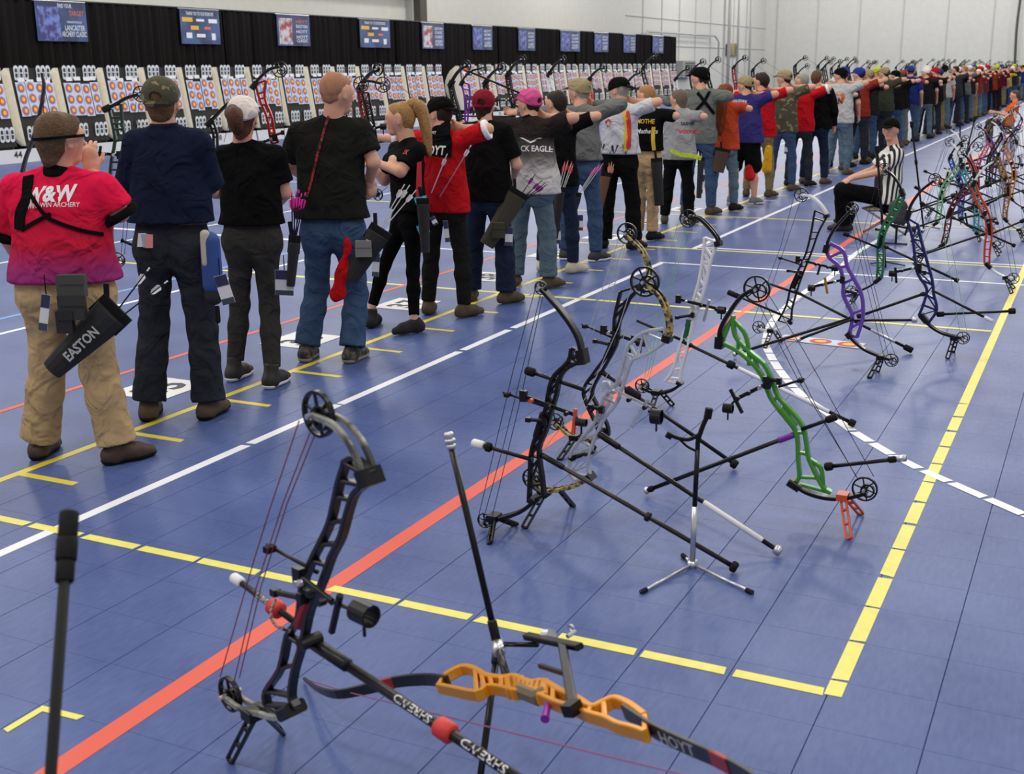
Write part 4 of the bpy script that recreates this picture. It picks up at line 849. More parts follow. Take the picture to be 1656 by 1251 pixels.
def string(root, pts, m=STR, r=.0016, name='bow_string'):
    k = MB(); k.tube(pts, r, 5); return k.build(name, m, root)
def compound(label, P, d, group=None, name='compound_bow'):
    """a compound bow from its landmarks; P maps them to the bow's own plane"""
    bp = P(d['base']) if 'base' in d else V(P.c[0], P.c[1], 0)
    base = V(bp[0], bp[1], 0); rt = empty(name, base, label, 'bow', group); n = P.n; h = P.h; rm = d.get('riser', BLK); lm = d.get('limbs', CARB); cm = d.get('cams', BLK)
    truss(P, d['L'], d['R'], rm, rt, d.get('w', .013), d.get('t', .028), d.get('nst'), zig=d.get('zig', True))
    for q in d.get('extra', []): k = MB(); k.bar(spline([P(p) for p in q], 4), d.get('w', .013), .02, n); k.build('riser_brace', rm, rt)
    for e in ('lt', 'lb'):
        if e in d:
            limb(P, d[e], lm, rt, one=d.get('one', False)); p = P(d[e][-1]); q = P(d[e][-2]); k = MB(); k.bar([p+(q-p)*.55, p-(q-p)*.25], .034, .062, n); k.build('limb_pocket', d.get('pocket', BLK), rt)
    for e, r in (('ct', d.get('rt', .045)), ('cb', d.get('rb', d.get('rt', .045)))):
        if e in d:
            wheel(P, d[e], r, rt, cm, d.get('spokes', 6))
            k = MB(); k.tube([P(d[e])-n*.034, P(d[e])+n*.034], .007, 8); k.build('axle', SILV, rt)
    for i, q in enumerate(d.get('strings', [])): string(rt, [P(p, (-.0, .012, -.012)[i % 3]) for p in q], d.get('strm', STR), name='bow_string' if i == 0 else 'cable')
    if 'grip' in d:
        k = MB(); k.bar([P(p) for p in d['grip']], .03, .036, n, .6); k.build('grip', d.get('gripm', RUB), rt)
    if 'guard' in d:
        a, b = d['guard']; g = rod(rt, P(a, .03), P(b, .03), .0055, BLK, 'cable_guard'); k = MB(); c = P(a, .02)+(P(b)-P(a))*.12; k.box(c, h*.01, UP*.008, n*.014); k.build('cable_slide', RUB, g)
    if 'sight' in d:
        a, b = P(d['sight'][0], -.03), P(d['sight'][1], -.05); so = MB(); so.bar([a, b], .016, .01, n); so.box(a, h*.014, UP*.022, n*.01); so = so.build('sight', d.get('sightm', BLK), rt)
        if len(d['sight']) > 3:
            k = MB(); k.bar([P(d['sight'][2], -.055), P(d['sight'][3], -.055)], .014, .014, n); k.build('elevation_bar', d.get('elevm', BLK), so)
        c = P(d['scope'], -.06) if 'scope' in d else b+h*.02; k = MB(); sr = d.get('scr', .021); k.ring(c, h, sr, .004, d.get('scl', .04), 18); k.tube([c-UP*sr, c-UP*(sr+.03)], .004, 6); k.tube([c, b], .005, 6); k.build('scope', d.get('scopem', BLK), so)
        for kx in range(3):
            k = MB(); p = a+(b-a)*(.2+.35*kx); k.tube([p-n*.012, p-n*.03], .009, 10); k.build('sight_knob', BLK if kx else d.get('knobm', SILV), so)
    if 'rest' in d:
        a, b = P(d['rest'][0], -.02), P(d['rest'][1], -.02); k = MB(); k.tube([a, b], .008, 8); k.box(a, h*.01, UP*.009, n*.01); k.box(b, h*.009, UP*.014, n*.012); k.build('arrow_rest', BLK, rt)
    if 'stab' in d:
        a, b = d['stab'][:2]; a = P(a); b = P(b) if len(b) == 2 else np.asarray(b[:3]); rod(rt, a, b, d.get('sr', .0095), d.get('stabm', CARB), 'front_stabilizer', d.get('stabe', [(.0, .06, .015, BLK, 'mount'), (.945, 1, .017, RUB, 'weight')]))
    for q in d.get('rods', []):
        a, b, m_, e = q[:4]; rod(rt, P(a, q[4] if len(q) > 4 else 0), P(b, q[5] if len(q) > 5 else 0), .0085, m_, 'side_stabilizer', e)
    if 'legs' in d:
        lg = d['legs']; lm_ = d.get('legm', BLK)
        for q in lg:
            a = P(q[0]); b = onz(q[1][0], q[1][1], .006) if not isinstance(P, Fr) else P(q[1], q[2]); k = MB(); dd = nrm(b-a); s = nrm(np.cross(dd, n)) if abs(np.dot(dd, n)) < .9 else h
            for o in (-.011, .011): k.bar([a+s*o, b+s*o], .008, .012, np.cross(dd, s))
            for f in (0, .33, .66, 1): k.bar([a+(b-a)*f-s*.013, a+(b-a)*f+s*.013], .01, .012, np.cross(dd, s))
            k.build('stand_leg', lm_, rt)
        k = MB(); k.box(P(lg[0][0]), h*.022, UP*.014, n*.03); k.build('stand_clamp', lm_, rt)
    return rt
W = lambda t0, t1, r, m, nm='weight': (t0, t1, r, m, nm)
LIMBGOLD = mat('black_limb_gold_print', (30, 28, 26), rough=.35, rgb2=(190, 166, 90), scale=45)
# --- 1: black bow with red strings, nearest
P1 = Pl(onz(374, 1229), -18)
GLIMB = mat('grey_printed_limb', (70, 72, 66), rough=.35, rgb2=(160, 160, 150), scale=14)
b1 = compound('black compound bow with red strings and red damper balls, nearest on the left', P1, dict(base=(374, 1229), riser=mat('black_riser', (26, 26, 28), rough=.32), limbs=GLIMB, t=.026, w=.0135, zig=False,
    L=[(560, 748), (551, 776), (545, 802), (535, 844), (519, 879), (506, 905), (491, 946), (484, 1000), (467, 1026), (455, 1080), (432, 1116), (432, 1138)], R=[(603, 772), (590, 784), (574, 799), (564, 828), (553, 868), (537, 900), (522, 942), (503, 984), (494, 1023), (487, 1051), (477, 1085), (472, 1124), (480, 1142)], nst=11,
    ct=(515, 669), cb=(372, 1122), rt=.055, rb=.05, lt=[(515, 669), (548, 684), (573, 712), (588, 742), (600, 776)], lb=[(372, 1124), (398, 1142), (428, 1150), (455, 1156), (474, 1146)],
    strings=[[(484, 680), (437, 821), (413, 898), (356, 1094)], [(505, 698), (458, 815), (416, 950), (381, 1098)], [(508, 698), (464, 812), (420, 950), (385, 1098)]], strm=STRR, grip=[(502, 970), (495, 985), (486, 1010)], gripm=mat('red_grip', (140, 24, 30), rough=.4),
    guard=((416, 886), (497, 931)), sight=((500, 925), (566, 962), (581, 950), (567, 1009)), scope=(622, 977), scr=.026, scl=.055, rest=((456, 953), (500, 962)),
    stab=((498, 1033), (1010, 1372)), sr=.0125, stabe=[W(0, .16, .017, BLK, 'mount'), W(.47, .52, .024, REDP, 'damper'), W(.95, 1, .02, RUB)], rods=[((366, 936), (486, 1024), CARB, [W(0, .13, .0145, WHT), W(.53, .66, .023, REDP, 'damper')], .02, .02)],
    legs=[((412, 1152), (372, 1229)), ((426, 1152), (456, 1182))], extra=[[(557, 747), (575, 740), (603, 765)], [(432, 1138), (455, 1150), (480, 1142)]]))
k = MB(); k.tube(spline([P1((462, 962), -.03), P1((465, 982), -.05), P1((472, 1002), -.045), P1((480, 1016), -.02)], 5), .004, 6); k.build('wrist_sling', mat('sling_rope', (190, 160, 150), rough=.8, rgb2=(40, 24, 24), scale=120), b1)
k = MB(); c = P1((512, 1032), -.02); k.tube([c-P1.n*.03, c+P1.n*.03], .016, 12); k.build('side_weight', BLK, b1)
def rod_text(txt, a, b, f0, f1, r, m, parent, flip=True):
    """lettering wrapped on a rod between fractions f0 and f1"""
    vs, fs = textmesh(txt, .012); sz = vs.max(0)-vs.min(0); ax = nrm(b-a); L = np.linalg.norm(b-a); view = nrm(CC-(a+b)/2); e1 = nrm(view-np.dot(view, ax)*ax); e2 = np.cross(ax, e1); sg = -1 if flip else 1; out = []
    for x, y in vs:
        t = (f0+f1)/2+(x/sz[0])*(f1-f0)*1.0*sg; th = -y/sz[1]*1.5*sg; out.append(a+ax*L*t+(e1*math.cos(th)+e2*math.sin(th))*(r+.0007))
    link('lettering', out, fs, m, parent)
sa, sb = P1((498, 1033)), P1((1010, 1372))
stab1 = [c for c in b1.children if c.name.startswith('front_stab')][0]
rod_text('SHREWD', sa, sb, .335, .455, .0125, LETW, stab1); rod_text('SHREWD', sa, sb, .555, .69, .0125, LETW, stab1)
ra, rb_ = P1((366, 936), .02), P1((486, 1024), .02); bb = [c for c in b1.children if c.name.startswith('side_stab')][0]; rod_text('SHREWD', ra, rb_, .36, .5, .0085, LETW, bb)
# --- 2: gold recurve lying on its side
L0 = onz(492, 1097, .012); C0 = onz(884, 1116, .40); ax_ = nrm(C0-L0); br = V(0, -1, 0); br = nrm(br-np.dot(br, ax_)*ax_); n2 = nrm(np.cross(br, ax_))
class Pg:
    p0 = C0; n = n2; h = -br
    def __call__(s, q, off=0.0): return onpl(q[0], q[1], C0, n2)+n2*off
G = Pg(); GOLD = mat('gold_anodised', (226, 150, 30), rough=.3, metal=.25); RLIMB = mat('recurve_limb', (34, 34, 36), rough=.3)
g2 = empty('recurve_bow', (C0[0], C0[1], 0), 'gold recurve bow with black limbs lying low at the bottom of the picture', 'bow')
k = MB(); up_ = spline([G(p) for p in [(720, 1096), (748, 1082), (770, 1086), (786, 1096), (812, 1100), (832, 1098), (858, 1108), (880, 1106), (905, 1120), (936, 1134), (958, 1148), (978, 1140), (996, 1134), (1020, 1144), (1044, 1162)]], 3)
lo_ = spline([G(p) for p in [(710, 1112), (730, 1116), (772, 1124), (790, 1114), (812, 1116), (836, 1122), (852, 1118), (878, 1130), (905, 1142), (930, 1148), (952, 1158), (980, 1166), (1000, 1176), (1024, 1182), (1046, 1190)]], 3)
k.bar(up_, .017, .03, n2); k.bar(lo_, .013, .03, n2)
for f in (0, .16, .2, .24, .3, .34, .38, .42, .46, .5, .56, .62, .68, .72, .8, 1): i = int(f*(len(up_)-1)); k.bar([up_[i], lo_[i]], .012, .026, n2)
for i in range(14, 22): k.bar([up_[i], lo_[i]], .03, .028, n2)
k.build('riser', GOLD, g2)
for pts, ww_ in (([(726, 1102), (690, 1098), (640, 1102), (590, 1114), (545, 1122), (515, 1114), (492, 1097)], [.036, .036, .034, .032, .028, .022, .01]), ([(1010, 1150), (1060, 1182), (1110, 1206), (1160, 1228), (1215, 1258), (1290, 1310), (1340, 1330), (1372, 1322)], [.036, .036, .036, .034, .032, .028, .02, .01])):
    P_ = [G(p) for p in pts]; Q = spline(P_, 4); wq = list(np.interp(np.linspace(0, len(ww_)-1, len(Q)), range(len(ww_)), ww_)); k = MB(); k.bar(Q, [.009]*len(Q), wq, n2); lo2 = k.build('limb', RLIMB, g2)
    k = MB(); dd = V(0, 0, 0)
vw = nrm(CC-C0)
def limb_text(t, px, pang, hgt, wd, m):
    c = G(px); a = G((px[0]-10, px[1]-10*pang)); b = G((px[0]+10, px[1]+10*pang)); u = nrm(b-a); v = nrm(n2-np.dot(n2, u)*u); nn = np.cross(u, v)
    s = 1 if np.dot(nn, vw) > 0 else -1; flat_text(t, c+nn*s*.0065, u, v if v[2] > 0 else -v, hgt, m, g2, wd)
limb_text('HOYT', (1098, 1200), .42, .026, .13, LETS); limb_text('FORMULA', (672, 1098), -.08, .02, .1, LETS); limb_text('VELOS', (585, 1113), -.2, .014, .07, LETS)
def red_band(px, px2):
    k = MB(); k.bar([G(px), G(px2)], .0105, .034, n2); k.build('limb_stripe', mat('limb_red', (150, 34, 36), rough=.35), g2)
red_band((1152, 1224), (1180, 1239)); red_band((615, 1108), (636, 1103))
string(g2, [G((492, 1097)), G((560, 1118)), G((900, 1202)), G((1170, 1268)), G((1372, 1322))], mat('string_mauve', (150, 80, 130), rough=.7), .0018)
k = MB(); k.bar([G((842, 1118)), G((868, 1128)), G((882, 1122))], .03, .04, n2, .7); k.build('grip', mat('grey_grip', (120, 108, 84), rough=.6), g2)
jt = G((808, 1052), .02); r0 = G((820, 1096))
rod(g2, r0, jt, .011, CARB, 'extension', [W(.75, 1.15, .019, SILV, 'v_bar')])
topR = onpl(725, 702, jt+FWH*.12, FWH); o = rod(g2, jt, topR, .0095, CARB, 'side_stabilizer', [W(.0, .12, .0135, CARB, 'damper'), W(.93, .955, .0145, SILV), W(.957, .98, .0165, SILV), W(.982, 1.01, .0145, SILV)])
lowR = onz(772, 1290, .012); rod(g2, jt-UP*.02, lowR, .0095, CARB, 'side_stabilizer', [W(.0, .1, .0135, CARB, 'damper'), W(.9, 1.0, .015, SILV)])
sb0 = G((830, 1050), .03); sb1 = G((880, 1060), .03); rod(g2, jt, sb0+(sb1-sb0)*.9, .007, CARB, 'front_stabilizer', [])
k = MB(); k.bar([G((862, 1056), .05), G((948, 1076), .05)], .024, .016, n2); k.bar([G((920, 1070), .05), G((932, 1160), .02)], .022, .016, n2); k.bar([G((880, 1094), .03), G((928, 1110), .03)], .012, .012, n2); st_ = k.build('sight', BLK, g2)
k = MB(); c = G((930, 1158), .02); k.box(c, ax_*.016, br*.018, n2*.014); k.build('sight_mount', BLK, st_)
k = MB(); c = G((928, 1058), .05); k.tube([c, c+n2*.0-br*.03], .006, 8); k.ring(G((934, 1044), .05), br, .011, .004, .006, 14); k.build('sight_pin', SILV, st_)
k = MB(); c = G((894, 1056), .05); k.tube([c-ax_*.006, c+ax_*.02], .018, 14); k.build('sight_knob', SILV, st_)
k = MB(); k.tube([G((886, 1138)), G((879, 1156), -.01)], [.007, .011], 10); k.build('plunger', mat('purple_metal', (150, 50, 170), rough=.3, metal=.4), g2)
# --- 3..: bows standing across the floor, each in its own plane
def Y(tip, z=.02): return Pl(V(0, onz(tip[0], tip[1], z)[1], 0), 0)
compound('black compound bow with dark limbs and white-tipped back bar, standing beside the clear bow', Y((1192, 919)), dict(base=(800, 862), L=[(925, 562), (920, 583), (898, 605), (889, 627), (883, 661), (867, 705), (859.5, 734), (857.6, 771), (856, 811)], R=[(946, 572), (942, 582), (916.5, 596), (905, 613), (900, 638.5), (891, 668), (883, 697), (872, 727), (877, 771), (880, 800)], w=.014, t=.03,
    ct=(875, 465), cb=(784, 841), rt=.026, rb=.032, one=True, lt=[(877, 467), (902, 495), (924, 524.5), (937, 550), (943, 580)], lb=[(786, 838), (813, 836), (843, 826), (862, 812), (866, 806)],
    strings=[[(865, 469), (830, 598), (774, 834)], [(872, 477), (813.5, 716), (781, 836)], [(880, 478), (845, 640), (797, 838)]], guard=((808, 637), (883, 662)), sight=((852, 637), (936, 664), (940, 655), (936, 696)), scope=(950, 676), scr=.016, elevm=ORG, knobm=ORG, rest=((858, 676), (885, 678)), grip=[(880, 668), (868, 706)],
    stab=((876, 735), (1192, 919)), stabm=mat('red_black_rod', (30, 22, 22), rough=.3), stabe=[W(0, .12, .012, CARB, 'mount'), W(.545, .57, .02, BLK, 'damper'), W(.97, 1, .022, RUB)], rods=[((767.6, 713), (862, 740), CARB, [W(0, .2, .018, WHT), W(.23, .33, .02, RUB, 'damper')], -.02, -.02), ((846.6, 600), (942, 632), CARB, [W(0, .16, .018, RUB)], .02, .02)],
    legs=[((799, 836), (792, 878)), ((808, 838), (834, 848))]))
CLR = mat('clear_silver', (196, 200, 206), rough=.14, metal=.35)
ACR = mat('clear_acrylic', (220, 224, 228), rough=.08, trans=.75)
compound('silver skeleton compound bow with gold-striped limb and clear sight block', Y((1263, 893)), dict(base=(890, 838), riser=CLR, limbs=LIMBGOLD, w=.012, t=.024, L=[(1074, 531), (1041, 537), (1018, 556), (1012, 570), (998, 618.5), (977, 642), (964, 679), (938, 712), (924, 735), (922, 763), (930, 776)], R=[(1078, 552), (1050, 570), (1031, 578), (1021, 584), (1011, 612), (997, 652), (977, 677), (966, 700), (957, 722), (951, 752), (955, 770)], nst=10,
    ct=(1043, 455), cb=(861, 773), rt=.06, rb=.045, spokes=8, lt=[(1043, 457), (1066, 476), (1080, 506), (1083, 535), (1079, 548)], lb=[(863, 776), (884, 792), (924, 786), (948, 776), (956, 770)],
    strings=[[(1022, 462), (1000, 530), (950, 640), (846, 765)], [(1035, 475), (985, 600), (866, 785)]], strm=STRW, sight=((985, 622), (1060, 655), (1056, 640), (1028, 686)), elevm=ACR, sightm=ACR, scope=(1070, 667), scr=.03, rest=((958, 655), (976, 660)), stab=((968, 701), (1263, 893)), stabe=[W(0, .12, .014, BLK, 'mount'), W(.585, .905, .0115, WHT, 'white_sleeve'), W(.965, 1, .02, SILV)], rods=[((920, 742), (960, 730), CARB, [W(0, .25, .013, RUB)])],
    legs=[((880, 796), (848, 852)), ((905, 792), (926, 817))], grip=[(986, 640), (966, 680)], gripm=ACR))
compound('black compound bow with gold-striped limb behind the clear bow', Y((1192, 753)), dict(base=(920, 720), limbs=LIMBGOLD, L=[(1004, 471), (994, 514.5), (990.6, 558), (964, 598), (944, 628.6), (950, 655), (966, 690), (968, 706)], R=[(1036, 462), (1027, 474), (1008, 498), (1001, 528), (997, 558), (975, 598), (958, 632), (966, 655), (982, 686), (984, 704)], ct=(1014, 377), cb=(898, 681), rt=.05, rb=.046, lt=[(1015, 380), (1037.6, 403.8), (1048, 427), (1050, 450), (1042, 466)], lb=[(900, 684), (925, 704), (952, 710), (972, 704), (980, 698)],
    strings=[[(1001, 384), (953.7, 531), (888, 672)], [(1008, 392), (960, 531), (898, 690)], [(1014, 392), (972, 545), (908, 690)]], strm=STRW, guard=((937, 526), (990, 549)), sight=((980, 531), (1036, 549), (1030, 538), (1024, 566)), rest=((965, 550), (990, 556)), stab=((972, 600), (1192, 753)), stabe=[W(0, .06, .013, BLK, 'mount'), W(.19, .29, .021, RUB, 'damper'), W(.96, 1, .022, RUB)], legs=[((930, 706), (905, 742)), ((940, 707), (962, 725))]))
compound('white compound bow with green grip and black sight', Y((1383, 686)), dict(base=(1060, 655), riser=WHT, L=[(1140, 384), (1138, 407), (1131.5, 451), (1123, 481), (1115, 514.5), (1101, 555), (1088, 598), (1076, 615)], R=[(1160, 392), (1148, 427), (1140, 464), (1131.5, 491), (1120, 524.5), (1113, 558), (1103, 595), (1099, 620)], w=.015, nst=14, ct=(1113, 353), cb=(1038.6, 623.5), rt=.048, rb=.042, lt=[(1114, 352), (1130, 352), (1148, 368), (1160, 384), (1162, 395)], lb=[(1040, 626), (1062, 635), (1085, 631), (1098, 623), (1100, 618)],
    strings=[[(1096, 362), (1068, 467.5), (1042, 612)], [(1108, 368), (1061, 534.6), (1046, 610)], [(1114, 370), (1080, 490), (1050, 616)]], strm=STRG, grip=[(1115, 516), (1108, 545)], gripm=mat('green_grip', (20, 96, 50), rough=.4), sight=((1100, 482), (1172, 498), (1152, 482), (1143, 516)), elevm=SILV, scope=(1172, 498), rest=((1097, 512), (1122, 508)), stab=((1100, 550), (1383, 686)), stabe=[W(0, .07, .014, BLK, 'mount'), W(.28, .32, .022, RUB, 'damper'), W(.34, .86, .011, WHT, 'white_sleeve'), W(.965, 1, .02, RUB)], rods=[((1030, 518), (1108, 552), CARB, [])], legs=[((1062, 634), (1052, 665)), ((1070, 634), (1088, 655))]))
GRN = mat('bright_green_anodised', (74, 148, 52), rough=.3, metal=.2)
compound('bright green compound bow standing on orange legs', Y((1043, 794)), dict(base=(1382, 852), riser=GRN, limbs=CARB, one=True, zig=False, w=.016, t=.03, nst=9, L=[(1168, 554), (1193, 566.6), (1221, 591), (1235, 612), (1245.5, 640.5), (1263, 665), (1280.7, 686), (1289.5, 707), (1291, 742.5), (1293, 770.6), (1284, 780)], R=[(1185.7, 510), (1189, 542), (1210, 566.6), (1235, 588), (1248, 612), (1258, 640), (1276, 660), (1298, 688), (1305, 721), (1309, 742.5), (1330, 784.7), (1344, 796)], extra=[[(1187, 518), (1205, 540), (1212, 574), (1211, 590)], [(1309, 742), (1327, 756), (1331, 780), (1330, 788)], [(1168, 554), (1175, 530), (1187, 512)]],
    ct=(1224, 467), cb=(1398.5, 790), rt=.056, rb=.052, lt=[(1224, 465), (1200, 478.7), (1178.7, 507), (1166, 532), (1164, 556)], lb=[(1402, 796), (1368, 804), (1337, 804), (1305, 795), (1282, 780)], strings=[[(1244, 478), (1300, 566.6), (1413, 770)], [(1236, 490), (1319, 658), (1384, 772)], [(1228, 490), (1290, 610), (1390, 775)]], sight=((1244, 617), (1196, 640), (1187, 624), (1206, 662)), scope=(1184, 654), rest=((1240, 610), (1262, 614)), guard=((1298, 615), (1256, 628)), grip=[(1262, 660), (1286, 690)], gripm=GRN,
    stab=((1290, 700), (1043, 794)), stabe=[W(.02, .12, .014, mat('purple_damper', (110, 44, 150), rough=.4), 'damper'), W(.94, .975, .014, RUB), W(.978, 1, .017, SILV)], rods=[((1355, 671), (1298, 692), CARB, [W(0, .3, .015, RUB)], -.02, -.02), ((1465, 742.5), (1332, 757), CARB, [W(0, .12, .014, SILV), W(.12, .22, .014, RUB), W(.9, 1, .018, RUB, 'mount')], .02, .02)], legs=[((1363, 802), (1373, 870)), ((1369, 803), (1392, 830))], legm=ORG))
compound('black ring-cut compound bow with white limbs in front of the seated referee', Y((1476, 567)), dict(base=(1242, 560), limbs=WHT, L=[(1318, 340), (1312, 375), (1303.6, 409), (1289, 441), (1279, 464), (1272, 493), (1259, 518)], R=[(1338, 349), (1324, 375), (1313, 406), (1299, 441), (1290, 467), (1281, 500), (1280, 524)], zig=False, nst=13, w=.011, ct=(1296, 315), cb=(1227, 528.6), rt=.048, rb=.044, lt=[(1296, 315), (1310, 317), (1325, 328), (1336, 343), (1337, 350)], lb=[(1228, 531), (1246, 534), (1262, 530), (1274, 523), (1279, 518)], strings=[[(1284, 318), (1262, 400), (1218, 520)], [(1293, 328), (1255, 440), (1230, 520)]], guard=((1256, 416.5), (1297, 430)), sight=((1292, 418), (1348, 431), (1330, 425), (1325, 442)), rest=((1276, 437), (1296, 440)), grip=[(1292, 444), (1283, 464)],
    stab=((1284, 470), (1476, 567)), stabe=[W(0, .06, .012, BLK, 'mount'), W(.65, .86, .0105, SILV, 'silver_sleeve'), W(.93, 1, .02, RUB)], rods=[((1175, 473), (1264, 511), CARB, [W(0, .25, .019, RUB)], .03, .03), ((1242, 456), (1288, 472), CARB, [], -.03, -.03)], legs=[((1247, 534), (1237, 562)), ((1252, 534), (1264, 552))]))
VIO = mat('violet_anodised', (112, 72, 176), rough=.32, metal=.15)
compound('violet compound bow with long black rods on both sides', Y((1186, 573)), dict(base=(1412, 605), riser=VIO, zig=False, nst=7, one=True, w=.021, L=[(1337, 404), (1341, 416), (1358, 432), (1364, 458), (1364, 478), (1378, 507), (1376, 530), (1372, 540)], R=[(1342, 393), (1364, 406), (1370, 430), (1381, 450), (1393, 475), (1396, 500), (1394, 520), (1386, 545)], ct=(1378, 337), cb=(1441.6, 582), rt=.04, rb=.042, lt=[(1378, 338), (1352.5, 366), (1340, 388), (1336, 404)], lb=[(1440, 581), (1424, 576), (1398.5, 565), (1380, 550), (1372, 540)], strings=[[(1385, 345), (1428, 520), (1448, 575)], [(1380, 350), (1410, 470), (1436, 575)], [(1375, 350), (1404, 470), (1430, 575)]], sight=((1364, 451), (1310, 463), (1337, 446), (1341, 472)), elevm=mat('gold_metal', (190, 140, 50), rough=.3, metal=.6), rest=((1372, 470), (1384, 474)),
    stab=((1380, 513), (1186, 573)), stabe=[W(0, .05, .013, RUB, 'mount'), W(.975, 1, .016, SILV)], rods=[((1288, 549), (1382, 514), CARB, [W(0, .1, .015, SILV)], -.04, -.02), ((1482, 518.6), (1378, 519), CARB, [W(0, .08, .018, SILV)], .03, .02)], legs=[((1424, 577), (1406, 610)), ((1427, 577), (1419, 600))]))
NVY = mat('navy_anodised', (30, 38, 96), rough=.32, metal=.2)
P10 = Pl(V(0, onz(1532, 579)[1], 0), 0)
compound('dark blue compound bow at the right with long rods reaching the yellow line', P10, dict(base=(1534, 578), riser=NVY, nst=7, w=.017, L=[(1466, 352), (1476, 386), (1480, 418), (1485, 444), (1499, 467), (1493, 492.7), (1486, 510)], R=[(1484, 362), (1490, 389), (1499, 421), (1507.7, 452.5), (1510, 475.5), (1515, 501), (1500, 524)], ct=(1512, 290), cb=(1557.4, 546), rt=.04, rb=.042, lt=[(1512, 291), (1490, 308), (1474, 330), (1468, 350)], lb=[(1556, 546), (1545, 544), (1525, 538.7), (1505, 527), (1492, 512)], strings=[[(1518, 296), (1545, 430), (1564, 540)], [(1514, 300), (1534, 430), (1552, 538)]], strm=STRG, sight=((1488, 430), (1440, 440), (1450, 430), (1452, 455)), rest=((1484, 436), (1496, 440)), stab=((1496, 474), (1386, 512)), rods=[((1642, 504), (1514, 509), CARB, [W(0, .09, .019, RUB), W(.9, 1, .017, RUB, 'mount')], .03, .02), ((1606, 518), (1508, 468), CARB, [W(0, .14, .012, WHT)], -.03, -.02)], legs=[((1543, 546), (1532, 579)), ((1547, 546), (1541, 568))]))
# --- the thicket of bows further back: one build turned, scaled and coloured
def generic(label, c, fwd, size, riser, limbs, tilt, group, simple=False, legs=True, drawn=None, cams=BLK):
    f = nrm(fwd); u = nrm(UP+f*tilt); f2 = nrm(f-np.dot(f, u)*u); F = Fr(c, f2, u); s = size
    T = lambda L: [(a*s, b*s) for a, b in L]
    d = dict(riser=riser, limbs=limbs, cams=cams, one=True, zig=len(label) % 2 == 0, nst=7 if simple else 10, w=.016*s if not simple else .02, t=.03, L=T([(.165, .34), (.15, .25), (.12, .15), (.10, .05), (.10, -.05), (.12, -.15), (.15, -.25), (.165, -.34)]), R=T([(.205, .33), (.19, .24), (.17, .15), (.14, .06), (.14, -.05), (.17, -.15), (.19, -.24), (.205, -.33)]), ct=(0, .5*s), cb=(0, -.5*s), rt=.048, lt=T([(0, .5), (.07, .47), (.14, .41), (.185, .345)]), lb=T([(0, -.5), (.07, -.47), (.14, -.41), (.185, -.345)]), stab=T([(.14, -.07), (.14, -.07)]), spokes=5)
    if drawn is None: d['strings'] = [T([(-.03, .49), (-.03, -.49)]), T([(.01, .47), (.01, -.47)])]
    d['stab'] = ((.15*s, -.08*s), tuple(F.c+F.h*.15*s-F.u*.08*s+nrm(f-UP*(.0 if not legs else .42))*.62))
    if not simple: d.update(sight=T([(.13, .09), (.30, .09), (.28, .13), (.28, .03)]), rest=T([(.06, .03), (.12, .03)]), grip=T([(.12, .0), (.12, -.1)]), rods=[((.13*s, -.1*s), (-.16*s, -.04*s), CARB, [W(.85, 1, .017, RUB)], .04, .12)])
    if legs: d['legs'] = [((.06*s, -.48*s), (.02*s, -.48*s-.12), .12), ((.06*s, -.48*s), (.02*s, -.48*s-.12), -.12)]
    rt = compound(label, F, d, group)
    if drawn is not None: string(rt, [F((-.02, .49*s)), drawn, F((-.02, -.49*s))], STR, .002)
    return rt
def standing(label, px, fwd, riser, limbs, tilt=.22, size=.98, lift=.6, simple=False):
    g = onz(*px); return generic(label, g+UP*(lift*size), V(fwd, 0, 0), size, riser, limbs, tilt, 'bows standing in the thicket at the right', simple)
def col(n, c, metal=.15): return mat('anodised_'+n, c, rough=.35, metal=metal)
TH = [('dark green compound bow between the violet and blue bows', (1395, 494), 1, col('green', (26, 110, 62)), CARB, .2), ('orange-red compound bow with white lower limb near the yellow edge line', (1612, 470), -1, col('orange_red', (196, 62, 30)), WHT, .25), ('teal compound bow beyond the dark blue bow', (1590, 412), -1, col('teal', (60, 150, 156)), WHT, .3),
      ('white compound bow with black wheel just behind the referee', (1512, 352), 1, WHT, WHT, .2), ('red compound bow behind the orange-red one', (1590, 372), -1, col('red', (190, 50, 36)), BLK, .2), ('royal blue compound bow in the middle of the thicket', (1566, 388), -1, col('blue', (40, 74, 180)), CARB, .25),
      ('pale green compound bow beside the dark pouch', (1500, 392), 1, col('mint', (120, 176, 130)), WHT, .3), ('maroon compound bow low in the thicket', (1512, 430), 1, col('maroon', (92, 24, 34)), BLK, .35), ('bronze compound bow at the right edge of the thicket', (1640, 388), -1, col('bronze', (170, 112, 50), .4), LIMBGOLD, .2),
      ('deep purple compound bow under the orange shirt', (1618, 318), -1, col('purple', (66, 46, 110)), BLK, .2), ('pink compound bow beyond the red bow', (1560, 340), 1, col('pink', (200, 90, 120)), BLK, .15), ('black compound bow with pale limbs beyond the pink bow', (1580, 322), 1, BLK, WHT, .2), ('orange compound bow behind the bronze one', (1648, 350), -1, col('orange', (210, 120, 40)), CARB, .2), ('silver compound bow far right of the thicket', (1600, 345), 1, SILV, BLK, .2),
      ('lilac compound bow near the seated orange shirt', (1634, 292), -1, col('lilac', (150, 110, 170)), WHT, .18), ('violet-blue compound bow beside the lilac one', (1622, 276), 1, col('indigo', (70, 70, 160)), BLK, .15), ('grey compound bow at the far end of the thicket', (1645, 262), -1, col('grey', (120, 120, 120)), WHT, .15), ('crimson compound bow past the indigo one', (1612, 300), -1, col('crimson', (150, 30, 60)), BLK, .2), ('white compound bow at the far right edge', (1652, 245), -1, WHT, WHT, .2)]
for q in TH: standing(*q, simple=q[1][1] < 330)
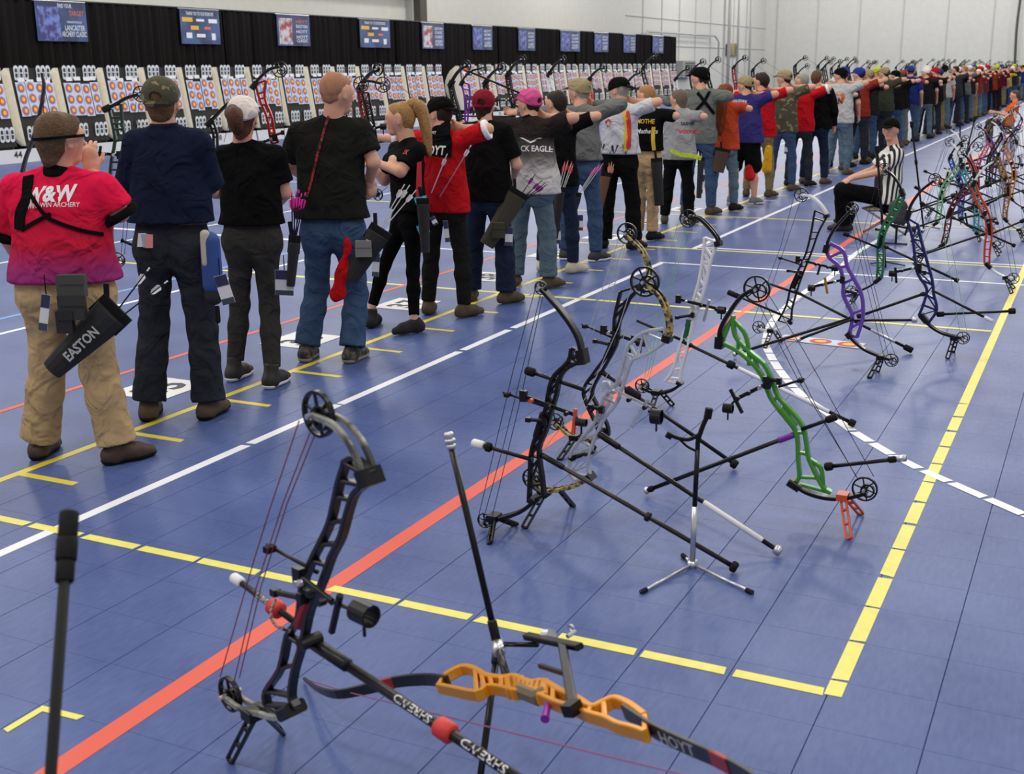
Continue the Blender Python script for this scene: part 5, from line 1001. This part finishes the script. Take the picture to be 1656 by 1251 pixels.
# ------------------------------------------------------------------ bows in hand along the line
HB = [(6, L6, col('dark_red', (120, 24, 30)), BLK), (8, L8, BLK, BLK), (9, L9, BLK, CARB), (10, L10, BLK, CARB), (11, L11, WHT, BLK), (12, L12, col('scarlet', (196, 40, 30)), CARB), (13, L13, col('lime', (90, 170, 60)), CARB), (14, L14, BLK, BLK), (15, L15, WHT, CARB), (16, L16, BLK, CARB), (17, L17, BLK, CARB), (18, L18, col('crimson', (150, 30, 60)), BLK), (19, L19, BLK, BLK), (21, L21, BLK, CARB)]
HN = {6: 'dark red bow drawn by the red jersey', 8: 'black bow drawn by the pink cap archer', 9: 'black bow held behind the faded jersey', 10: 'black bow drawn by the long grey shirt', 11: 'white bow drawn by the flame jersey', 12: 'scarlet bow aimed by the black and yellow jersey', 13: 'lime green bow aimed by the light grey jersey', 14: 'black bow aimed by the grey sweater', 15: 'white bow aimed by the auburn haired archer', 16: 'black bow drawn by the purple shirt', 17: 'black bow drawn by the red tee', 18: 'crimson bow drawn by the camouflage shirt', 19: 'black bow drawn by the grey haired archer', 21: 'black bow drawn by the round badge tee'}
for id_, L, rm_, lm_ in HB:
    J = L['J']; w = J['wL']; c = w+V(-.07, .01, .03)+V(.12, 0, 0)
    generic(HN[id_], c, V(-1, .12, 0), .95, rm_, lm_, .0+.05*((id_ % 3)-1), 'bows in the hands of the archers', simple=id_ > 14, legs=False, drawn=J['wR']+V(-.05, 0, 0) if True else None)
def held(label, P, d): return compound(label, P, d, 'bows in the hands of the archers')
def plane_at(gpx, fw): return Pl(onz(*gpx)+FWH*fw, math.degrees(math.atan2(FWH[1], FWH[0]))-90)
# bows held by the five nearest, in front of them
PA = plane_at((300, 674), .5)
held('dark green compound bow held in front of the navy shirt', PA, dict(base=(200, 640), riser=col('forest', (22, 56, 44)), one=True, zig=False, w=.014, L=[(176, 172), (182, 200), (186, 228), (180, 262), (178, 300), (180, 340)], R=[(196, 168), (198, 200), (202, 226), (194, 262), (190, 300), (196, 340)], ct=(228, 152), cb=(190, 420), rt=.045, lt=[(228, 152), (206, 158), (188, 168), (172, 176)], lb=[(190, 422), (182, 400), (180, 370), (186, 345)], strings=[[(220, 165), (205, 300), (196, 410)], [(224, 168), (212, 300), (200, 412)]], sight=((196, 250), (160, 246), (168, 235), (164, 268)), scope=(149, 245), stab=((196, 388), (230, 402))))
PC = plane_at((420, 612), .5); REDM = col('shiny_red', (170, 24, 32), .4)
held('shiny red compound bow rising behind the white cap', PC, dict(base=(440, 600), riser=REDM, one=True, zig=False, nst=8, w=.014, L=[(414, 136), (420, 160), (432, 190), (436, 215), (440, 232)], R=[(430, 130), (428, 158), (440, 190), (444, 215), (450, 230)], ct=(452, 112), rt=.05, lt=[(452, 108), (436, 112), (420, 126), (410, 140)], strings=[[(450, 124), (456, 170), (462, 240)]], sight=((446, 222), (420, 232)), rest=((440, 220), (458, 214))))
held('black compound bow held low beside the white cap', plane_at((390, 620), .5), dict(base=(340, 620), L=[(338, 196), (345, 215), (346, 240), (352, 290), (362, 322)], R=[(344, 194), (351, 214), (352, 240), (358, 290), (368, 322)], zig=False, lt=[(384, 156), (366, 170), (350, 186), (338, 200)], strings=[[(380, 160), (362, 230)]]))
PD = plane_at((548, 578), .45)
held('black compound bow with two wheels beside the bald head', PD, dict(base=(600, 570), L=[(586, 150), (592, 175), (598, 205), (602, 235)], R=[(596, 150), (600, 175), (606, 205), (610, 232)], ct=(584, 136), cb=(619, 137), rt=.052, lt=[(584, 132), (598, 131), (619, 136), (620, 138)], strings=[[(590, 150), (602, 230)]], sight=((604, 208), (616, 204))))
held('purple compound bow standing between the ponytail and the maroon cap', plane_at((735, 500), 1.0), dict(base=(755, 480), riser=col('bright_purple', (120, 40, 170), .3), zig=False, w=.014, L=[(744, 132), (750, 150), (752, 175), (752, 196)], R=[(758, 136), (760, 152), (758, 175), (756, 196)], ct=(780, 112), rt=.04, lt=[(780, 110), (765, 114), (752, 124), (746, 136)], stab=((752, 180), (720, 178)), rods=[((750, 112), (840, 150), CARB, [W(0, .08, .014, REDP)])]))
# recurve of the red jersey archer
PR = plane_at((135, 745), .42); rr_ = empty('recurve_bow', onz(40, 700), 'black recurve bow hanging at the left arm of the red jersey archer', 'bow')
k = MB(); pts = spline([PR(p) for p in [(68, 118), (71, 140), (66, 175), (55, 220), (42, 255), (34, 288)]], 4); k.bar(pts, .013, [.016+.022*i/len(pts) for i in range(len(pts))], PR.n); k.build('limb', RLIMB, rr_)
k = MB(); k.bar(spline([PR(p) for p in [(34, 286), (34, 320), (40, 360), (52, 410), (62, 440)]], 4), .03, .04, PR.n); k.build('riser', WHT, rr_)
k = MB(); k.bar(spline([PR(p) for p in [(62, 440), (72, 490), (84, 530), (88, 560)]], 4), .013, .034, PR.n); k.build('limb', RLIMB, rr_)
string(rr_, [PR((68, 118)), PR((88, 560))])
# bows of the far crowd: one mesh set, copied
proto = generic('x', V(0, 0, 0), V(-1, .1, 0), .95, BLK, CARB, 0, None, simple=True, legs=False)
for i, (c, J, ang, pose, ci, t, cp_, hr_) in enumerate(CROWD):
    if pose == 'stand': continue
    q = proto.copy(); COL.objects.link(q); w = J['wL']+V(.05, .01, .03); ca, sa_ = math.cos(ang), math.sin(ang)
    q.location = (c.location[0]+w[0]*ca-w[1]*sa_, c.location[1]+w[0]*sa_+w[1]*ca, w[2]); q.rotation_euler = (0, 0, ang)
    q['label'] = 'black bow raised by far archer in %s, %s, %s, %s' % (CN[ci], t, cp_, 'nearer crowd' if i < 18 else 'mid crowd' if i < 40 else 'crowd end'); q['category'] = 'bow'; q['group'] = 'bows raised in the far crowd'
    def cp2(o, p):
        z = o.copy(); COL.objects.link(z); z.parent = p
        for ch in o.children: cp2(ch, z)
    for ch in proto.children: cp2(ch, q)
def _rm(o):
    for ch in list(o.children): _rm(ch)
    bpy.data.objects.remove(o)
_rm(proto)
# ================================================================== QUIVERS, CARDS, STANDS, SEATED PEOPLE
def gp(gpx, fw): g = onz(*gpx)+FWH*fw; return lambda q, o=0.0: onpl(q[0], q[1], g+FWH*o, FWH)
SD = nrm(np.cross(FWH, UP))
def quiver(label, P, top, bot, wt, wb, m, pocket=None, text=None, name='quiver'):
    a, b = P(top), P(bot); root = empty(name, b, label, 'quiver'); d = nrm(b-a); s = nrm(np.cross(d, FWH)); k = MB(); rings = []
    for f in (0, .08, .5, 1):
        c = a+(b-a)*f; w = wt+(wb-wt)*f; t = .05+(.03-.05)*f; rings.append([c+s*w/2*math.cos(x)*1.0+FWH*t*math.sin(x) for x in np.linspace(0, 2*math.pi, 13)[:-1]])
    k.sweep(None, rings); body = k.build('quiver_tube', m, root)
    k = MB(); k.bar([a+s*wt/2+d*.01-FWH*.0, a-s*wt/2+d*.01], .016, .108, d); k.build('rim', RUB, root)
    if pocket:
        for c, w, h, mm in pocket:
            k = MB(); k.box(P(c, -.055), SD*w, UP*h, FWH*.022); k.build('pocket', mm, root); k = MB(); k.box(P(c, -.079)+UP*h*.55, SD*w*.96, UP*h*.42, FWH*.004); k.build('pocket_flap', mm, root)
    if text:
        t, px, hh, ww_, mm = text; c = P(px, -.056); u = nrm(a-b); flat_text(t, c, u, nrm(np.cross(-FWH, u)), hh, mm, root, ww_, bold=.03)
    k = MB(); k.bar([a+UP*.12-s*.02, a+d*.03], .025, .008, FWH); k.build('belt_clip', RUB, root)
    return root
def arrow(label, P, a, b, vane, shaft, group, o=0.0):
    """nock at b, going down into the quiver at a"""
    A, B = P(a, o), P(b, o); rt = empty('arrow', A, label, 'arrow', group); d = nrm(B-A); L = np.linalg.norm(B-A); k = MB(); k.tube([A, B], .0038, 6); k.build('shaft', shaft, rt)
    s = nrm(np.cross(d, FWH))
    for i in range(3):
        t = i*2.094+.5; e = s*math.cos(t)+np.cross(d, s)*math.sin(t); k = MB(); p0 = B-d*.085; p1 = B-d*.02; k.poly([p0, p0+d*.02+e*.014, p1-d*.008+e*.016, p1], np.cross(d, e), .0015); k.build('vane', vane, rt)
    k = MB(); k.tube([B, B+d*.018], .0042, 6); k.build('nock', vane, rt)
def badge(label, P, c, w, h, tilt=0, o=0.0):
    C = P(c, o); rt = empty('lanyard_card', C-UP*h, label, 'card', 'lanyard cards'); u = SD*math.cos(tilt)+UP*math.sin(tilt); v = np.cross(u, -FWH); v = v if v[2] > 0 else -v
    for nm, dy, hh, mm, f in (('card', 0, h, mat('card_glossy', (226, 226, 230), rough=.35), 0), ('card_header', h*.62, h*.36, mat('card_navy', (44, 46, 84), rough=.4), .002), ('card_footer', -h*.8, h*.2, mat('card_navy2', (60, 70, 84), rough=.4), .002)):
        k = MB(); k.box(C+v*dy-FWH*f, u*w*(1 if not f else .97), v*hh, FWH*.0012); k.build(nm, mm, rt)
    k = MB(); k.tube([C+v*h, C+v*h+UP*.09], .003, 5); k.build('cord', RUB, rt)
VPK = mat('vane_pink', (236, 50, 160), rough=.5); VWH = mat('vane_white', (225, 225, 228), rough=.5); VRD = mat('vane_red', (222, 40, 50), rough=.5); VPU = mat('vane_purple', (150, 50, 140), rough=.5); VOR = mat('vane_orange', (230, 110, 60), rough=.5)
SHW = mat('shaft_white', (214, 212, 208), rough=.35); QB = mat('quiver_black', (30, 30, 31), rough=.75, bump=.2, scale=60); QG = mat('quiver_grey', (120, 120, 118), rough=.7); QO = mat('quiver_olive', (62, 58, 44), rough=.8)
P_ = gp((135, 745), -.24)
quiver('black hip quiver with silver EASTON lettering on the khaki trousers', P_, (181, 506), (84, 598), .17, .1, QB, [((116, 462), .062, .05, mat('pocket_grey', (66, 64, 60), rough=.7)), ((117, 497), .058, .055, mat('pocket_dark', (44, 43, 42), rough=.7)), ((106, 520), .036, .05, QB)], ('EASTON', (131, 556), .048, .2, LETS))
arrow('white-vaned arrow with red nock leaning out of the large hip quiver, upper one', P_, (185, 508), (238, 438), VWH, CARB, None); arrow('white-vaned arrow leaning out of the large hip quiver, lower one', P_, (196, 512), (266, 458), VWH, CARB, None, -.02)
badge('white event card hanging at the left hip of the khaki trousers', P_, (72, 505), .02, .085, -.2)
P_ = gp((300, 674), -.13)
for nm_, c_, sx, sz, mm in (('belt_bag', (342, 432), .05, .19, mat('bag_blue', (40, 72, 140), rough=.7)),):
    rt = empty(nm_, P_(c_)-UP*sz, 'blue, cream and black belt bag on the hip of the dark jeans', 'bag')
    for n2_, c, a, b, m2 in (('bag_body', (342, 425), .052, .165, mm), ('side_panel', (333, 402), .026, .1, mat('bag_cream', (186, 180, 160), rough=.7)), ('lower_pocket', (345, 470), .045, .075, mat('bag_black', (30, 30, 34), rough=.7)), ('strap_end', (352, 508), .014, .05, RUB)):
        cc = P_(c, -.022 if n2_ == 'side_panel' else 0); v = Vol(*vbox([cc], max(a, b)+.06), .009); v.cone(cc+UP*(b-a), cc-UP*(b-a), a, a*1.05, sq=(FWH, 1.15)); P, Q = v.mesh(); link(n2_, P, Q, m2, rt, True)
badge('white event card hanging from the blue belt bag', P_, (363, 468), .034, .078, .25, -.06)
rt = empty('folded_papers', P_((233, 388)), 'folded white papers sticking out of the back pocket of the dark jeans', 'paper')
for i, (c, t, mm) in enumerate((((229, 388), .2, WHT), ((236, 389), -.1, mat('paper_blue', (150, 180, 220), rough=.6)), ((241, 390), .1, mat('paper_pink', (220, 150, 150), rough=.6)))):
    k = MB(); k.box(P_(c, -.005*i), SD*.02, UP*.035+SD*t*.03, FWH*.002); k.build('paper', mm, rt)
P_ = gp((420, 612), -.2)
quiver('black belt quiver holding the pink-vaned arrows beside the black tee', P_, (476, 392), (470, 462), .07, .05, QB)
for i, (b, o) in enumerate((((472, 316), 0), ((479, 314), -.02), ((487, 318), .02), ((493, 316), .01), ((475, 322), .03), ((483, 312), -.03))): arrow('pink-vaned black arrow standing in the quiver by the black tee', P_, (473+i, 396), b, VPK, CARB, 'pink-vaned arrows', o)
badge('large event card with dark photo hanging by the grey skinny jeans', P_, (460, 457), .055, .075, -.05)
P_ = gp((548, 578), -.2)
quiver('black and grey hip quiver with EASTON print on the blue jeans', P_, (612, 378), (566, 452), .15, .1, QB, [((588, 402), .05, .05, QG)], ('EASTON', (589, 399), .028, .1, LETW))
for i, b in enumerate(((652, 302), (660, 303), (670, 311))): arrow('white-shafted arrow slanting up from the quiver on the blue jeans', P_, (612+i*3, 372), b, SHW, SHW, 'white-shafted arrows', .01*i)
v = Vol(*vbox([P_((560, 390)), P_((546, 480))], .08), .01); v.cone(P_((562, 388)), P_((556, 440)), .02, .035, sq=(FWH, 2)); v.cone(P_((556, 440)), P_((546, 476)), .035, .05, k=.03, sq=(FWH, 2)); v.folds(.004, (40, 40, 10)); P, Q = v.mesh()
tag(recentre(link('shooting_towel', P, Q, cloth('red_towel', (190, 24, 28)), None, True)), 'red towel hanging at the hip of the blue jeans', 'towel')
badge('narrow event card hanging beside the grey quiver', P_, (608, 428), .022, .075, -.1)
P_ = gp((655, 530), -.25)
quiver('black side quiver with teal cloths on the ponytail archer', P_, (684, 330), (688, 408), .09, .06, QB)
for i, (c, w_, h_, t_) in enumerate((((680, 327), .05, .04, .15), ((684, 372), .05, .045, .1))):
    k = MB(); k.poly([P_((c[0]-11, c[1]-7+i)), P_((c[0]+9, c[1]-11)), P_((c[0]+11, c[1]+3)), P_((c[0]-4, c[1]+11))], FWH, .012); tag(recentre(k.build('teal_cloth', cloth('teal_cloth', (90, 190, 204)))), '%s teal cloth tucked in the ponytail archer\'s quiver' % ('upper', 'lower')[i], 'cloth')
badge('white tag by the teal cloth on the ponytail archer', P_, (702, 357), .018, .03, .5); badge('long white tag beside the black trousers of the red jersey', gp((735, 508), -.2), (722, 374), .018, .08, .1)
for i in range(2): arrow('grey arrow slanting across the back of the red HOYT jersey', gp((722, 510), -.25), ((698, 312), (711, 318))[i], ((722, 252), (760, 238))[i], SHW, SILV, 'grey arrows on the red jersey')
P_ = gp((795, 485), -.22)
quiver('olive field quiver hanging over the navy jeans', P_, (836, 316), (787, 396), .17, .12, QO, [((806, 372), .05, .06, QO)])
for i, b in enumerate(((864, 284), (874, 294), (879, 298), (882, 300))): arrow('purple-vaned arrow in the olive quiver', P_, (832+i*3, 330), b, VPU, CARB, 'purple-vaned arrows', .01*i)
badge('event card hanging below the olive quiver', P_, (823, 382), .03, .075, -.05)
P_ = gp((905, 440), -.22)
quiver('black quiver with red-vaned arrows beside the faded jersey', P_, (906, 310), (896, 385), .09, .07, QB)
for i, b in enumerate(((913, 264), (918, 262), (924, 264), (926, 268))): arrow('red-vaned arrow behind the faded jersey', P_, (900+i*2, 322), b, VRD, SHW, 'red-vaned arrows', .01*i)
badge('event card with orange band beside the dark jeans', P_, (902, 378), .028, .09)
P_ = gp((938, 421), -.22)
quiver('black quiver with magenta-vaned arrows on the long grey shirt', P_, (932, 318), (922, 366), .09, .06, QB)
for i, b in enumerate(((962, 272), (968, 268), (974, 266))): arrow('magenta-vaned arrow slanting over the blue jeans', P_, (930+i*2, 322), b, VPK, SHW, 'magenta-vaned arrows', .01*i)
badge('event card hanging on the blue jeans of the grey shirt', P_, (933, 360), .06, .075)
P_ = gp((1000, 402), -.13)
quiver('brown leather pouch quiver on the flame jersey archer', P_, (978, 285), (968, 340), .13, .08, mat('tan_leather', (112, 74, 52), rough=.6))
for i, b in enumerate(((985, 266), (989, 264), (992, 268))): arrow('orange-vaned arrow in the brown leather pouch', P_, (982+i, 300), b, VOR, SHW, 'orange-vaned arrows', .01*i)
quiver('black quiver hanging at the khaki trousers of the yellow-striped jersey', gp((1043, 388), -.2), (1062, 262), (1066, 332), .12, .1, QB)
quiver('black belt pouch with lime strap on the light grey jersey', gp((1094, 362), -.2), (1134, 260), (1130, 320), .08, .06, QB)
k = MB(); Q_ = gp((1094, 362), -.21); k.bar(spline([Q_(p) for p in ((1084, 243), (1100, 250), (1118, 252), (1134, 256))], 4), .05, .012, FWH); tag(recentre(k.build('lime_belt', cloth('lime', (190, 210, 60)))), 'lime green belt over the light grey jersey', 'belt')
badge('white card at the hip of the light grey jersey', Q_, (1134, 297), .035, .11, -.15)
P_ = gp((1130, 345), -.17); quiver('brown and black belt pouch at the grey sweater', P_, (1168, 245), (1160, 278), .2, .16, mat('pouch_brown', (74, 54, 42), rough=.6))
P_ = gp((1200, 330), -.2); badge('large blank white card hanging in front of the black shorts', gp((1200, 330), -.12), (1188, 276), .055, .12, .05); badge('small white card on the dark trousers by the camouflage shirt', gp((1270, 306), -.25), (1274, 240), .05, .08)
for lab, g_, pts, mm in (('red pouch hanging beside the black shorts', (1215, 330), ((1211, 272), (1213, 284)), cloth('red_pouch', (204, 44, 44))), ('yellow cloth hanging on the archer behind the purple shirt', (1240, 318), ((1243, 240), (1240, 272)), cloth('yellow_cloth', (226, 170, 40))), ('magenta pouch above the yellow cloth', (1240, 316), ((1230, 222), (1238, 232)), cloth('magenta_pouch', (200, 30, 110)))):
    Q_ = gp(g_, -.17); a, b = Q_(pts[0]), Q_(pts[1]); v = Vol(*vbox([a, b], .14), .014); v.cone(a, b, .05, .075, sq=(FWH, 1.4)); P, Q = v.mesh(); tag(recentre(link('pouch', P, Q, mm, None, True)), lab, 'pouch')
# ------------------------------------------------------------------ empty bow stand
ts = onz(1120, 916); T_ = lambda q, o=0.0: onpl(q[0], q[1], ts+FWH*o, FWH); rt = empty('bow_stand', ts, 'empty black and silver tripod bow stand with forked top', 'stand')
k = MB(); k.tube([T_((1119.7, 912)), T_((1123.5, 818))], .011, 12); k.build('lower_pole', SILV, rt, True); k = MB(); k.tube([T_((1123.5, 818)), T_((1128, 726))], .0095, 12); k.build('upper_pole', CARB, rt, True)
k = MB(); k.bar(spline([T_(p) for p in ((1128, 728), (1129, 712), (1136, 690), (1144, 672))], 4), .016, .016, FWH); k.bar([T_((1144, 676)), T_((1147, 660))], .026, .024, FWH); k.bar(spline([T_(p) for p in ((1131, 702), (1115, 710), (1100, 709), (1082, 703))], 4), .012, .014, FWH); k.bar([T_((1086, 706)), T_((1078, 702))], .022, .02, FWH); k.bar(spline([T_(p) for p in ((1128, 730), (1112, 722), (1100, 711))], 3), .008, .01, FWH); k.build('fork', RUB, rt)
k = MB(); k.tube([T_((1119.5, 906)), T_((1119.5, 918))], .02, 12); k.build('hub', SILV, rt, True)
for q, z in (((1037, 957), .008), ((1217, 958), .008), ((1104, 897), .008)):
    e = onz(*q, z); a = T_((1119.7, 912)); k = MB(); k.tube([a, e], .006, 8); lg = k.build('leg', SILV, rt, True); d = nrm(e-a); k = MB(); k.tube([e-d*.03, e], .0095, 8); k.build('rubber_foot', RUB, lg)
# rod close by on the left
top = CC+ray(112, 830)*2.05; bt = CC+ray(82, 1251)*1.86; d = nrm(bt-top); fl = top+d*((.01-top[2])/d[2]); rt = empty('stabilizer_rod', V(fl[0], fl[1], 0), 'thick black stabilizer rod standing upright close by at the lower left', 'rod')
L_ = np.linalg.norm(fl-top); k = MB(); k.tube([top, fl], .0095, 14); k.build('rod', RUB, rt, True)
for nm, a, b, r, m_ in (('end_weight', -.002, .045, .0165, RUB), ('damper', .045, .085, .0178, RUB), ('sleeve', .085, .122, .0155, RUB), ('foot_weight', L_-.03, L_, .014, RUB)): k = MB(); k.tube([top+d*a, top+d*(a+.003), top+d*(b-.003), top+d*b], [r*.93, r, r, r*.93], 18); k.build(nm, m_, rt, True)
# upright rods in the thicket
for lab, a, b in (('tall black rod standing in front of the referee\'s stool', (1418, 236), (1432, 432)), ('tall dark red rod standing right behind the referee', (1474, 196), (1494, 372)), ('short upright rod beyond the white bow', (1553, 196), (1551, 300)), ('tilted upright rod beyond the white bow', (1577, 190), (1549, 302))):
    g = onz(*b); t = onpl(a[0], a[1], g, FWH); rt = empty('upright_rod', g, lab, 'rod'); d = nrm(g-t); k = MB(); k.tube([t, g], .011, 8); k.build('rod', CARB, rt); k = MB(); k.tube([t-d*.0, t+d*.07], .02, 10); k.build('weight', RUB, rt)
    for f_ in (.35, .6): k = MB(); c = t+(g-t)*f_; k.tube([c, c+d*.05], .017, 8); k.build('damper', BLK, rt)
    for s_ in (-1, 0, 1): k = MB(); k.tube([g+UP*.05, g+V(.16*s_, .12 if s_ else -.16, .008)], .006, 6); k.build('foot', RUB, rt)
g = onz(1452, 395); c = onpl(1452, 344, g, FWH); v = Vol(*vbox([c], .2), .01); v.cone(c-UP*.05, c+UP*.05, .11, .1, sq=(FWH, 1.8)); P, Q = v.mesh(); o = recentre(link('round_pouch', P, Q, mat('pouch_mesh', (36, 36, 40), rough=.6, rgb2=(70, 66, 72), scale=120), None, True)); tag(o, 'round dark pouch propped among the bows behind the stool', 'pouch')
k = MB(); k.tube([c-UP*.12, V(c[0], c[1], .0)], .012, 8); k.tube([V(c[0]-.12, c[1], .01), V(c[0]+.12, c[1], .01)], .01, 6); k.build('prop', CARB, o)
# ------------------------------------------------------------------ seated referee
def stripes():
    m = bpy.data.materials.new('referee_stripes'); m.use_nodes = True; nt = m.node_tree; b = nt.nodes['Principled BSDF']; tc = nt.nodes.new('ShaderNodeTexCoord'); dp = nt.nodes.new('ShaderNodeVectorMath'); dp.operation = 'DOT_PRODUCT'; dp.inputs[1].default_value = (105, 60, -16)
    nt.links.new(tc.outputs['Object'], dp.inputs[0]); sn = nt.nodes.new('ShaderNodeMath'); sn.operation = 'SINE'; nt.links.new(dp.outputs['Value'], sn.inputs[0]); r = nt.nodes.new('ShaderNodeValToRGB'); r.color_ramp.interpolation = 'CONSTANT'; r.color_ramp.elements[0].color = lin((22, 21, 22)); r.color_ramp.elements[1].position = .5; r.color_ramp.elements[1].color = lin((222, 220, 214))
    mr = nt.nodes.new('ShaderNodeMapRange'); mr.inputs[1].default_value = -1; nt.links.new(sn.outputs[0], mr.inputs[0]); nt.links.new(mr.outputs[0], r.inputs[0]); nt.links.new(r.outputs[0], b.inputs['Base Color']); b.inputs['Roughness'].default_value = .85; return m
G_ = (1400, 374)
J = near(G_, hd=(1440, 210), nk=(1445, 236), sL=(1434, 250, .16), sR=(1452, 250, -.14), eL=(1414, 274, .2), eR=(1420, 278, -.2), wL=(1376, 287, .12), wR=(1378, 288, -.1), hL=(1432, 316, .09), hR=(1434, 318, -.08), kL=(1366, 308, .14), kR=(1362, 308, -.08))
feet(J, 'L', (1376, 364), (1346, 360)); feet(J, 'R', (1376, 374), (1336, 373))
LR = dict(bf=V(-1, -.1, .12), hf=V(-.12, -1, 0), shirt=stripes(), trousers=BLC, hair=HBR, cap=CAPK, shoes=mat('dark_shoe', (40, 36, 34), rough=.6), hem=J['hL'][2]-.07, bulk=1.1, twid=1.25, toff=.02, cuff=1.3, soff=.02, tend=.93, handL=dict(n=V(-.2, -.2, 1), d=V(-.8, -.1, -.5), t=V(0, -1, 0), curl=.25), handR=dict(n=V(-.2, -.3, 1), d=V(-.75, -.25, -.55), t=V(0, 1, 0), curl=.25), skin=SKIN)
ref = person('person', 'seated referee in black and white striped shirt and black cap, hands on the knees', J, LR, vox=.012)
def seat(label, c, z, w, dpt, m1, m2, name='folding_stool'):
    rt = empty(name, V(c[0], c[1], 0), label, 'stool'); v = Vol(V(c[0]-w-.1, c[1]-dpt-.1, z-.1), V(c[0]+w+.1, c[1]+dpt+.1, z+.1), .012)
    v.cone(V(c[0]-w+.06, c[1]-dpt+.05, z), V(c[0]-w+.06, c[1]+dpt-.05, z), .06, sq=(UP, 3)); v.cone(V(c[0]+w-.06, c[1]-dpt+.05, z), V(c[0]+w-.06, c[1]+dpt-.05, z), .06, sq=(UP, 3)); v.cone(V(c[0]-w+.06, c[1], z-.008), V(c[0]+w-.06, c[1], z-.008), .16, sq=(UP, 9)); P, Q = v.mesh(); link('seat', P, Q, m1, rt, True)
    for sy in (-1, 1):
        for sx in (-1, 1): k = MB(); k.tube([V(c[0]+sx*w, c[1]+sy*dpt, z-.01), V(c[0]-sx*w*1.1, c[1]+sy*dpt*1.02, .012)], .011, 8); k.build('leg', m2, rt)
    for sx in (-1, 1):
        k = MB(); k.tube([V(c[0]+sx*w*1.1, c[1]-dpt*1.02, .012), V(c[0]+sx*w*1.1, c[1]+dpt*1.02, .012)], .011, 8); k.build('foot_bar', m2, rt); k = MB(); k.tube([V(c[0]+sx*w, c[1]-dpt, z-.01), V(c[0]+sx*w, c[1]+dpt, z-.01)], .011, 8); k.build('seat_bar', m2, rt)
hm_ = (J['hL']+J['hR'])/2; seat('folding stool with beige seat and crossed grey legs under the referee', hm_+V(.03, 0, 0), hm_[2]-.135, .2, .19, cloth('beige_canvas', (150, 138, 118)), mat('grey_tube', (120, 116, 110), rough=.4, metal=.5))
# seated person in orange
G_ = (1612, 224)
J = near(G_, hd=(1641, 154), nk=(1642, 165), sL=(1638, 170, .16), sR=(1644, 171, -.14), eL=(1624, 184, .2), eR=(1626, 186, -.16), wL=(1606, 181, .1), wR=(1608, 182, -.06), hL=(1630, 198, .09), hR=(1632, 198, -.08), kL=(1600, 197, .14), kR=(1599, 198, -.06))
feet(J, 'L', (1603, 221), (1592, 219)); feet(J, 'R', (1602, 225), (1590, 223))
LO = dict(bf=V(-1, 0, .1), hf=V(-1, -.1, -.1), shirt=cloth('orange_shirt', (226, 98, 36)), trousers=CAMO, hair=HBR, shoes=BOOT, hem=J['hL'][2]-.08, bulk=1.12, eyes=False, twid=1.2, skin=SKIN)
person('person', 'seated person in orange shirt and camouflage trousers far behind the bows', J, LO, vox=.02)
hm_ = (J['hL']+J['hR'])/2; seat('small folding stool under the orange shirt', hm_+V(.03, 0, 0), hm_[2]-.135, .2, .19, cloth('dark_canvas', (60, 58, 56)), BLK)
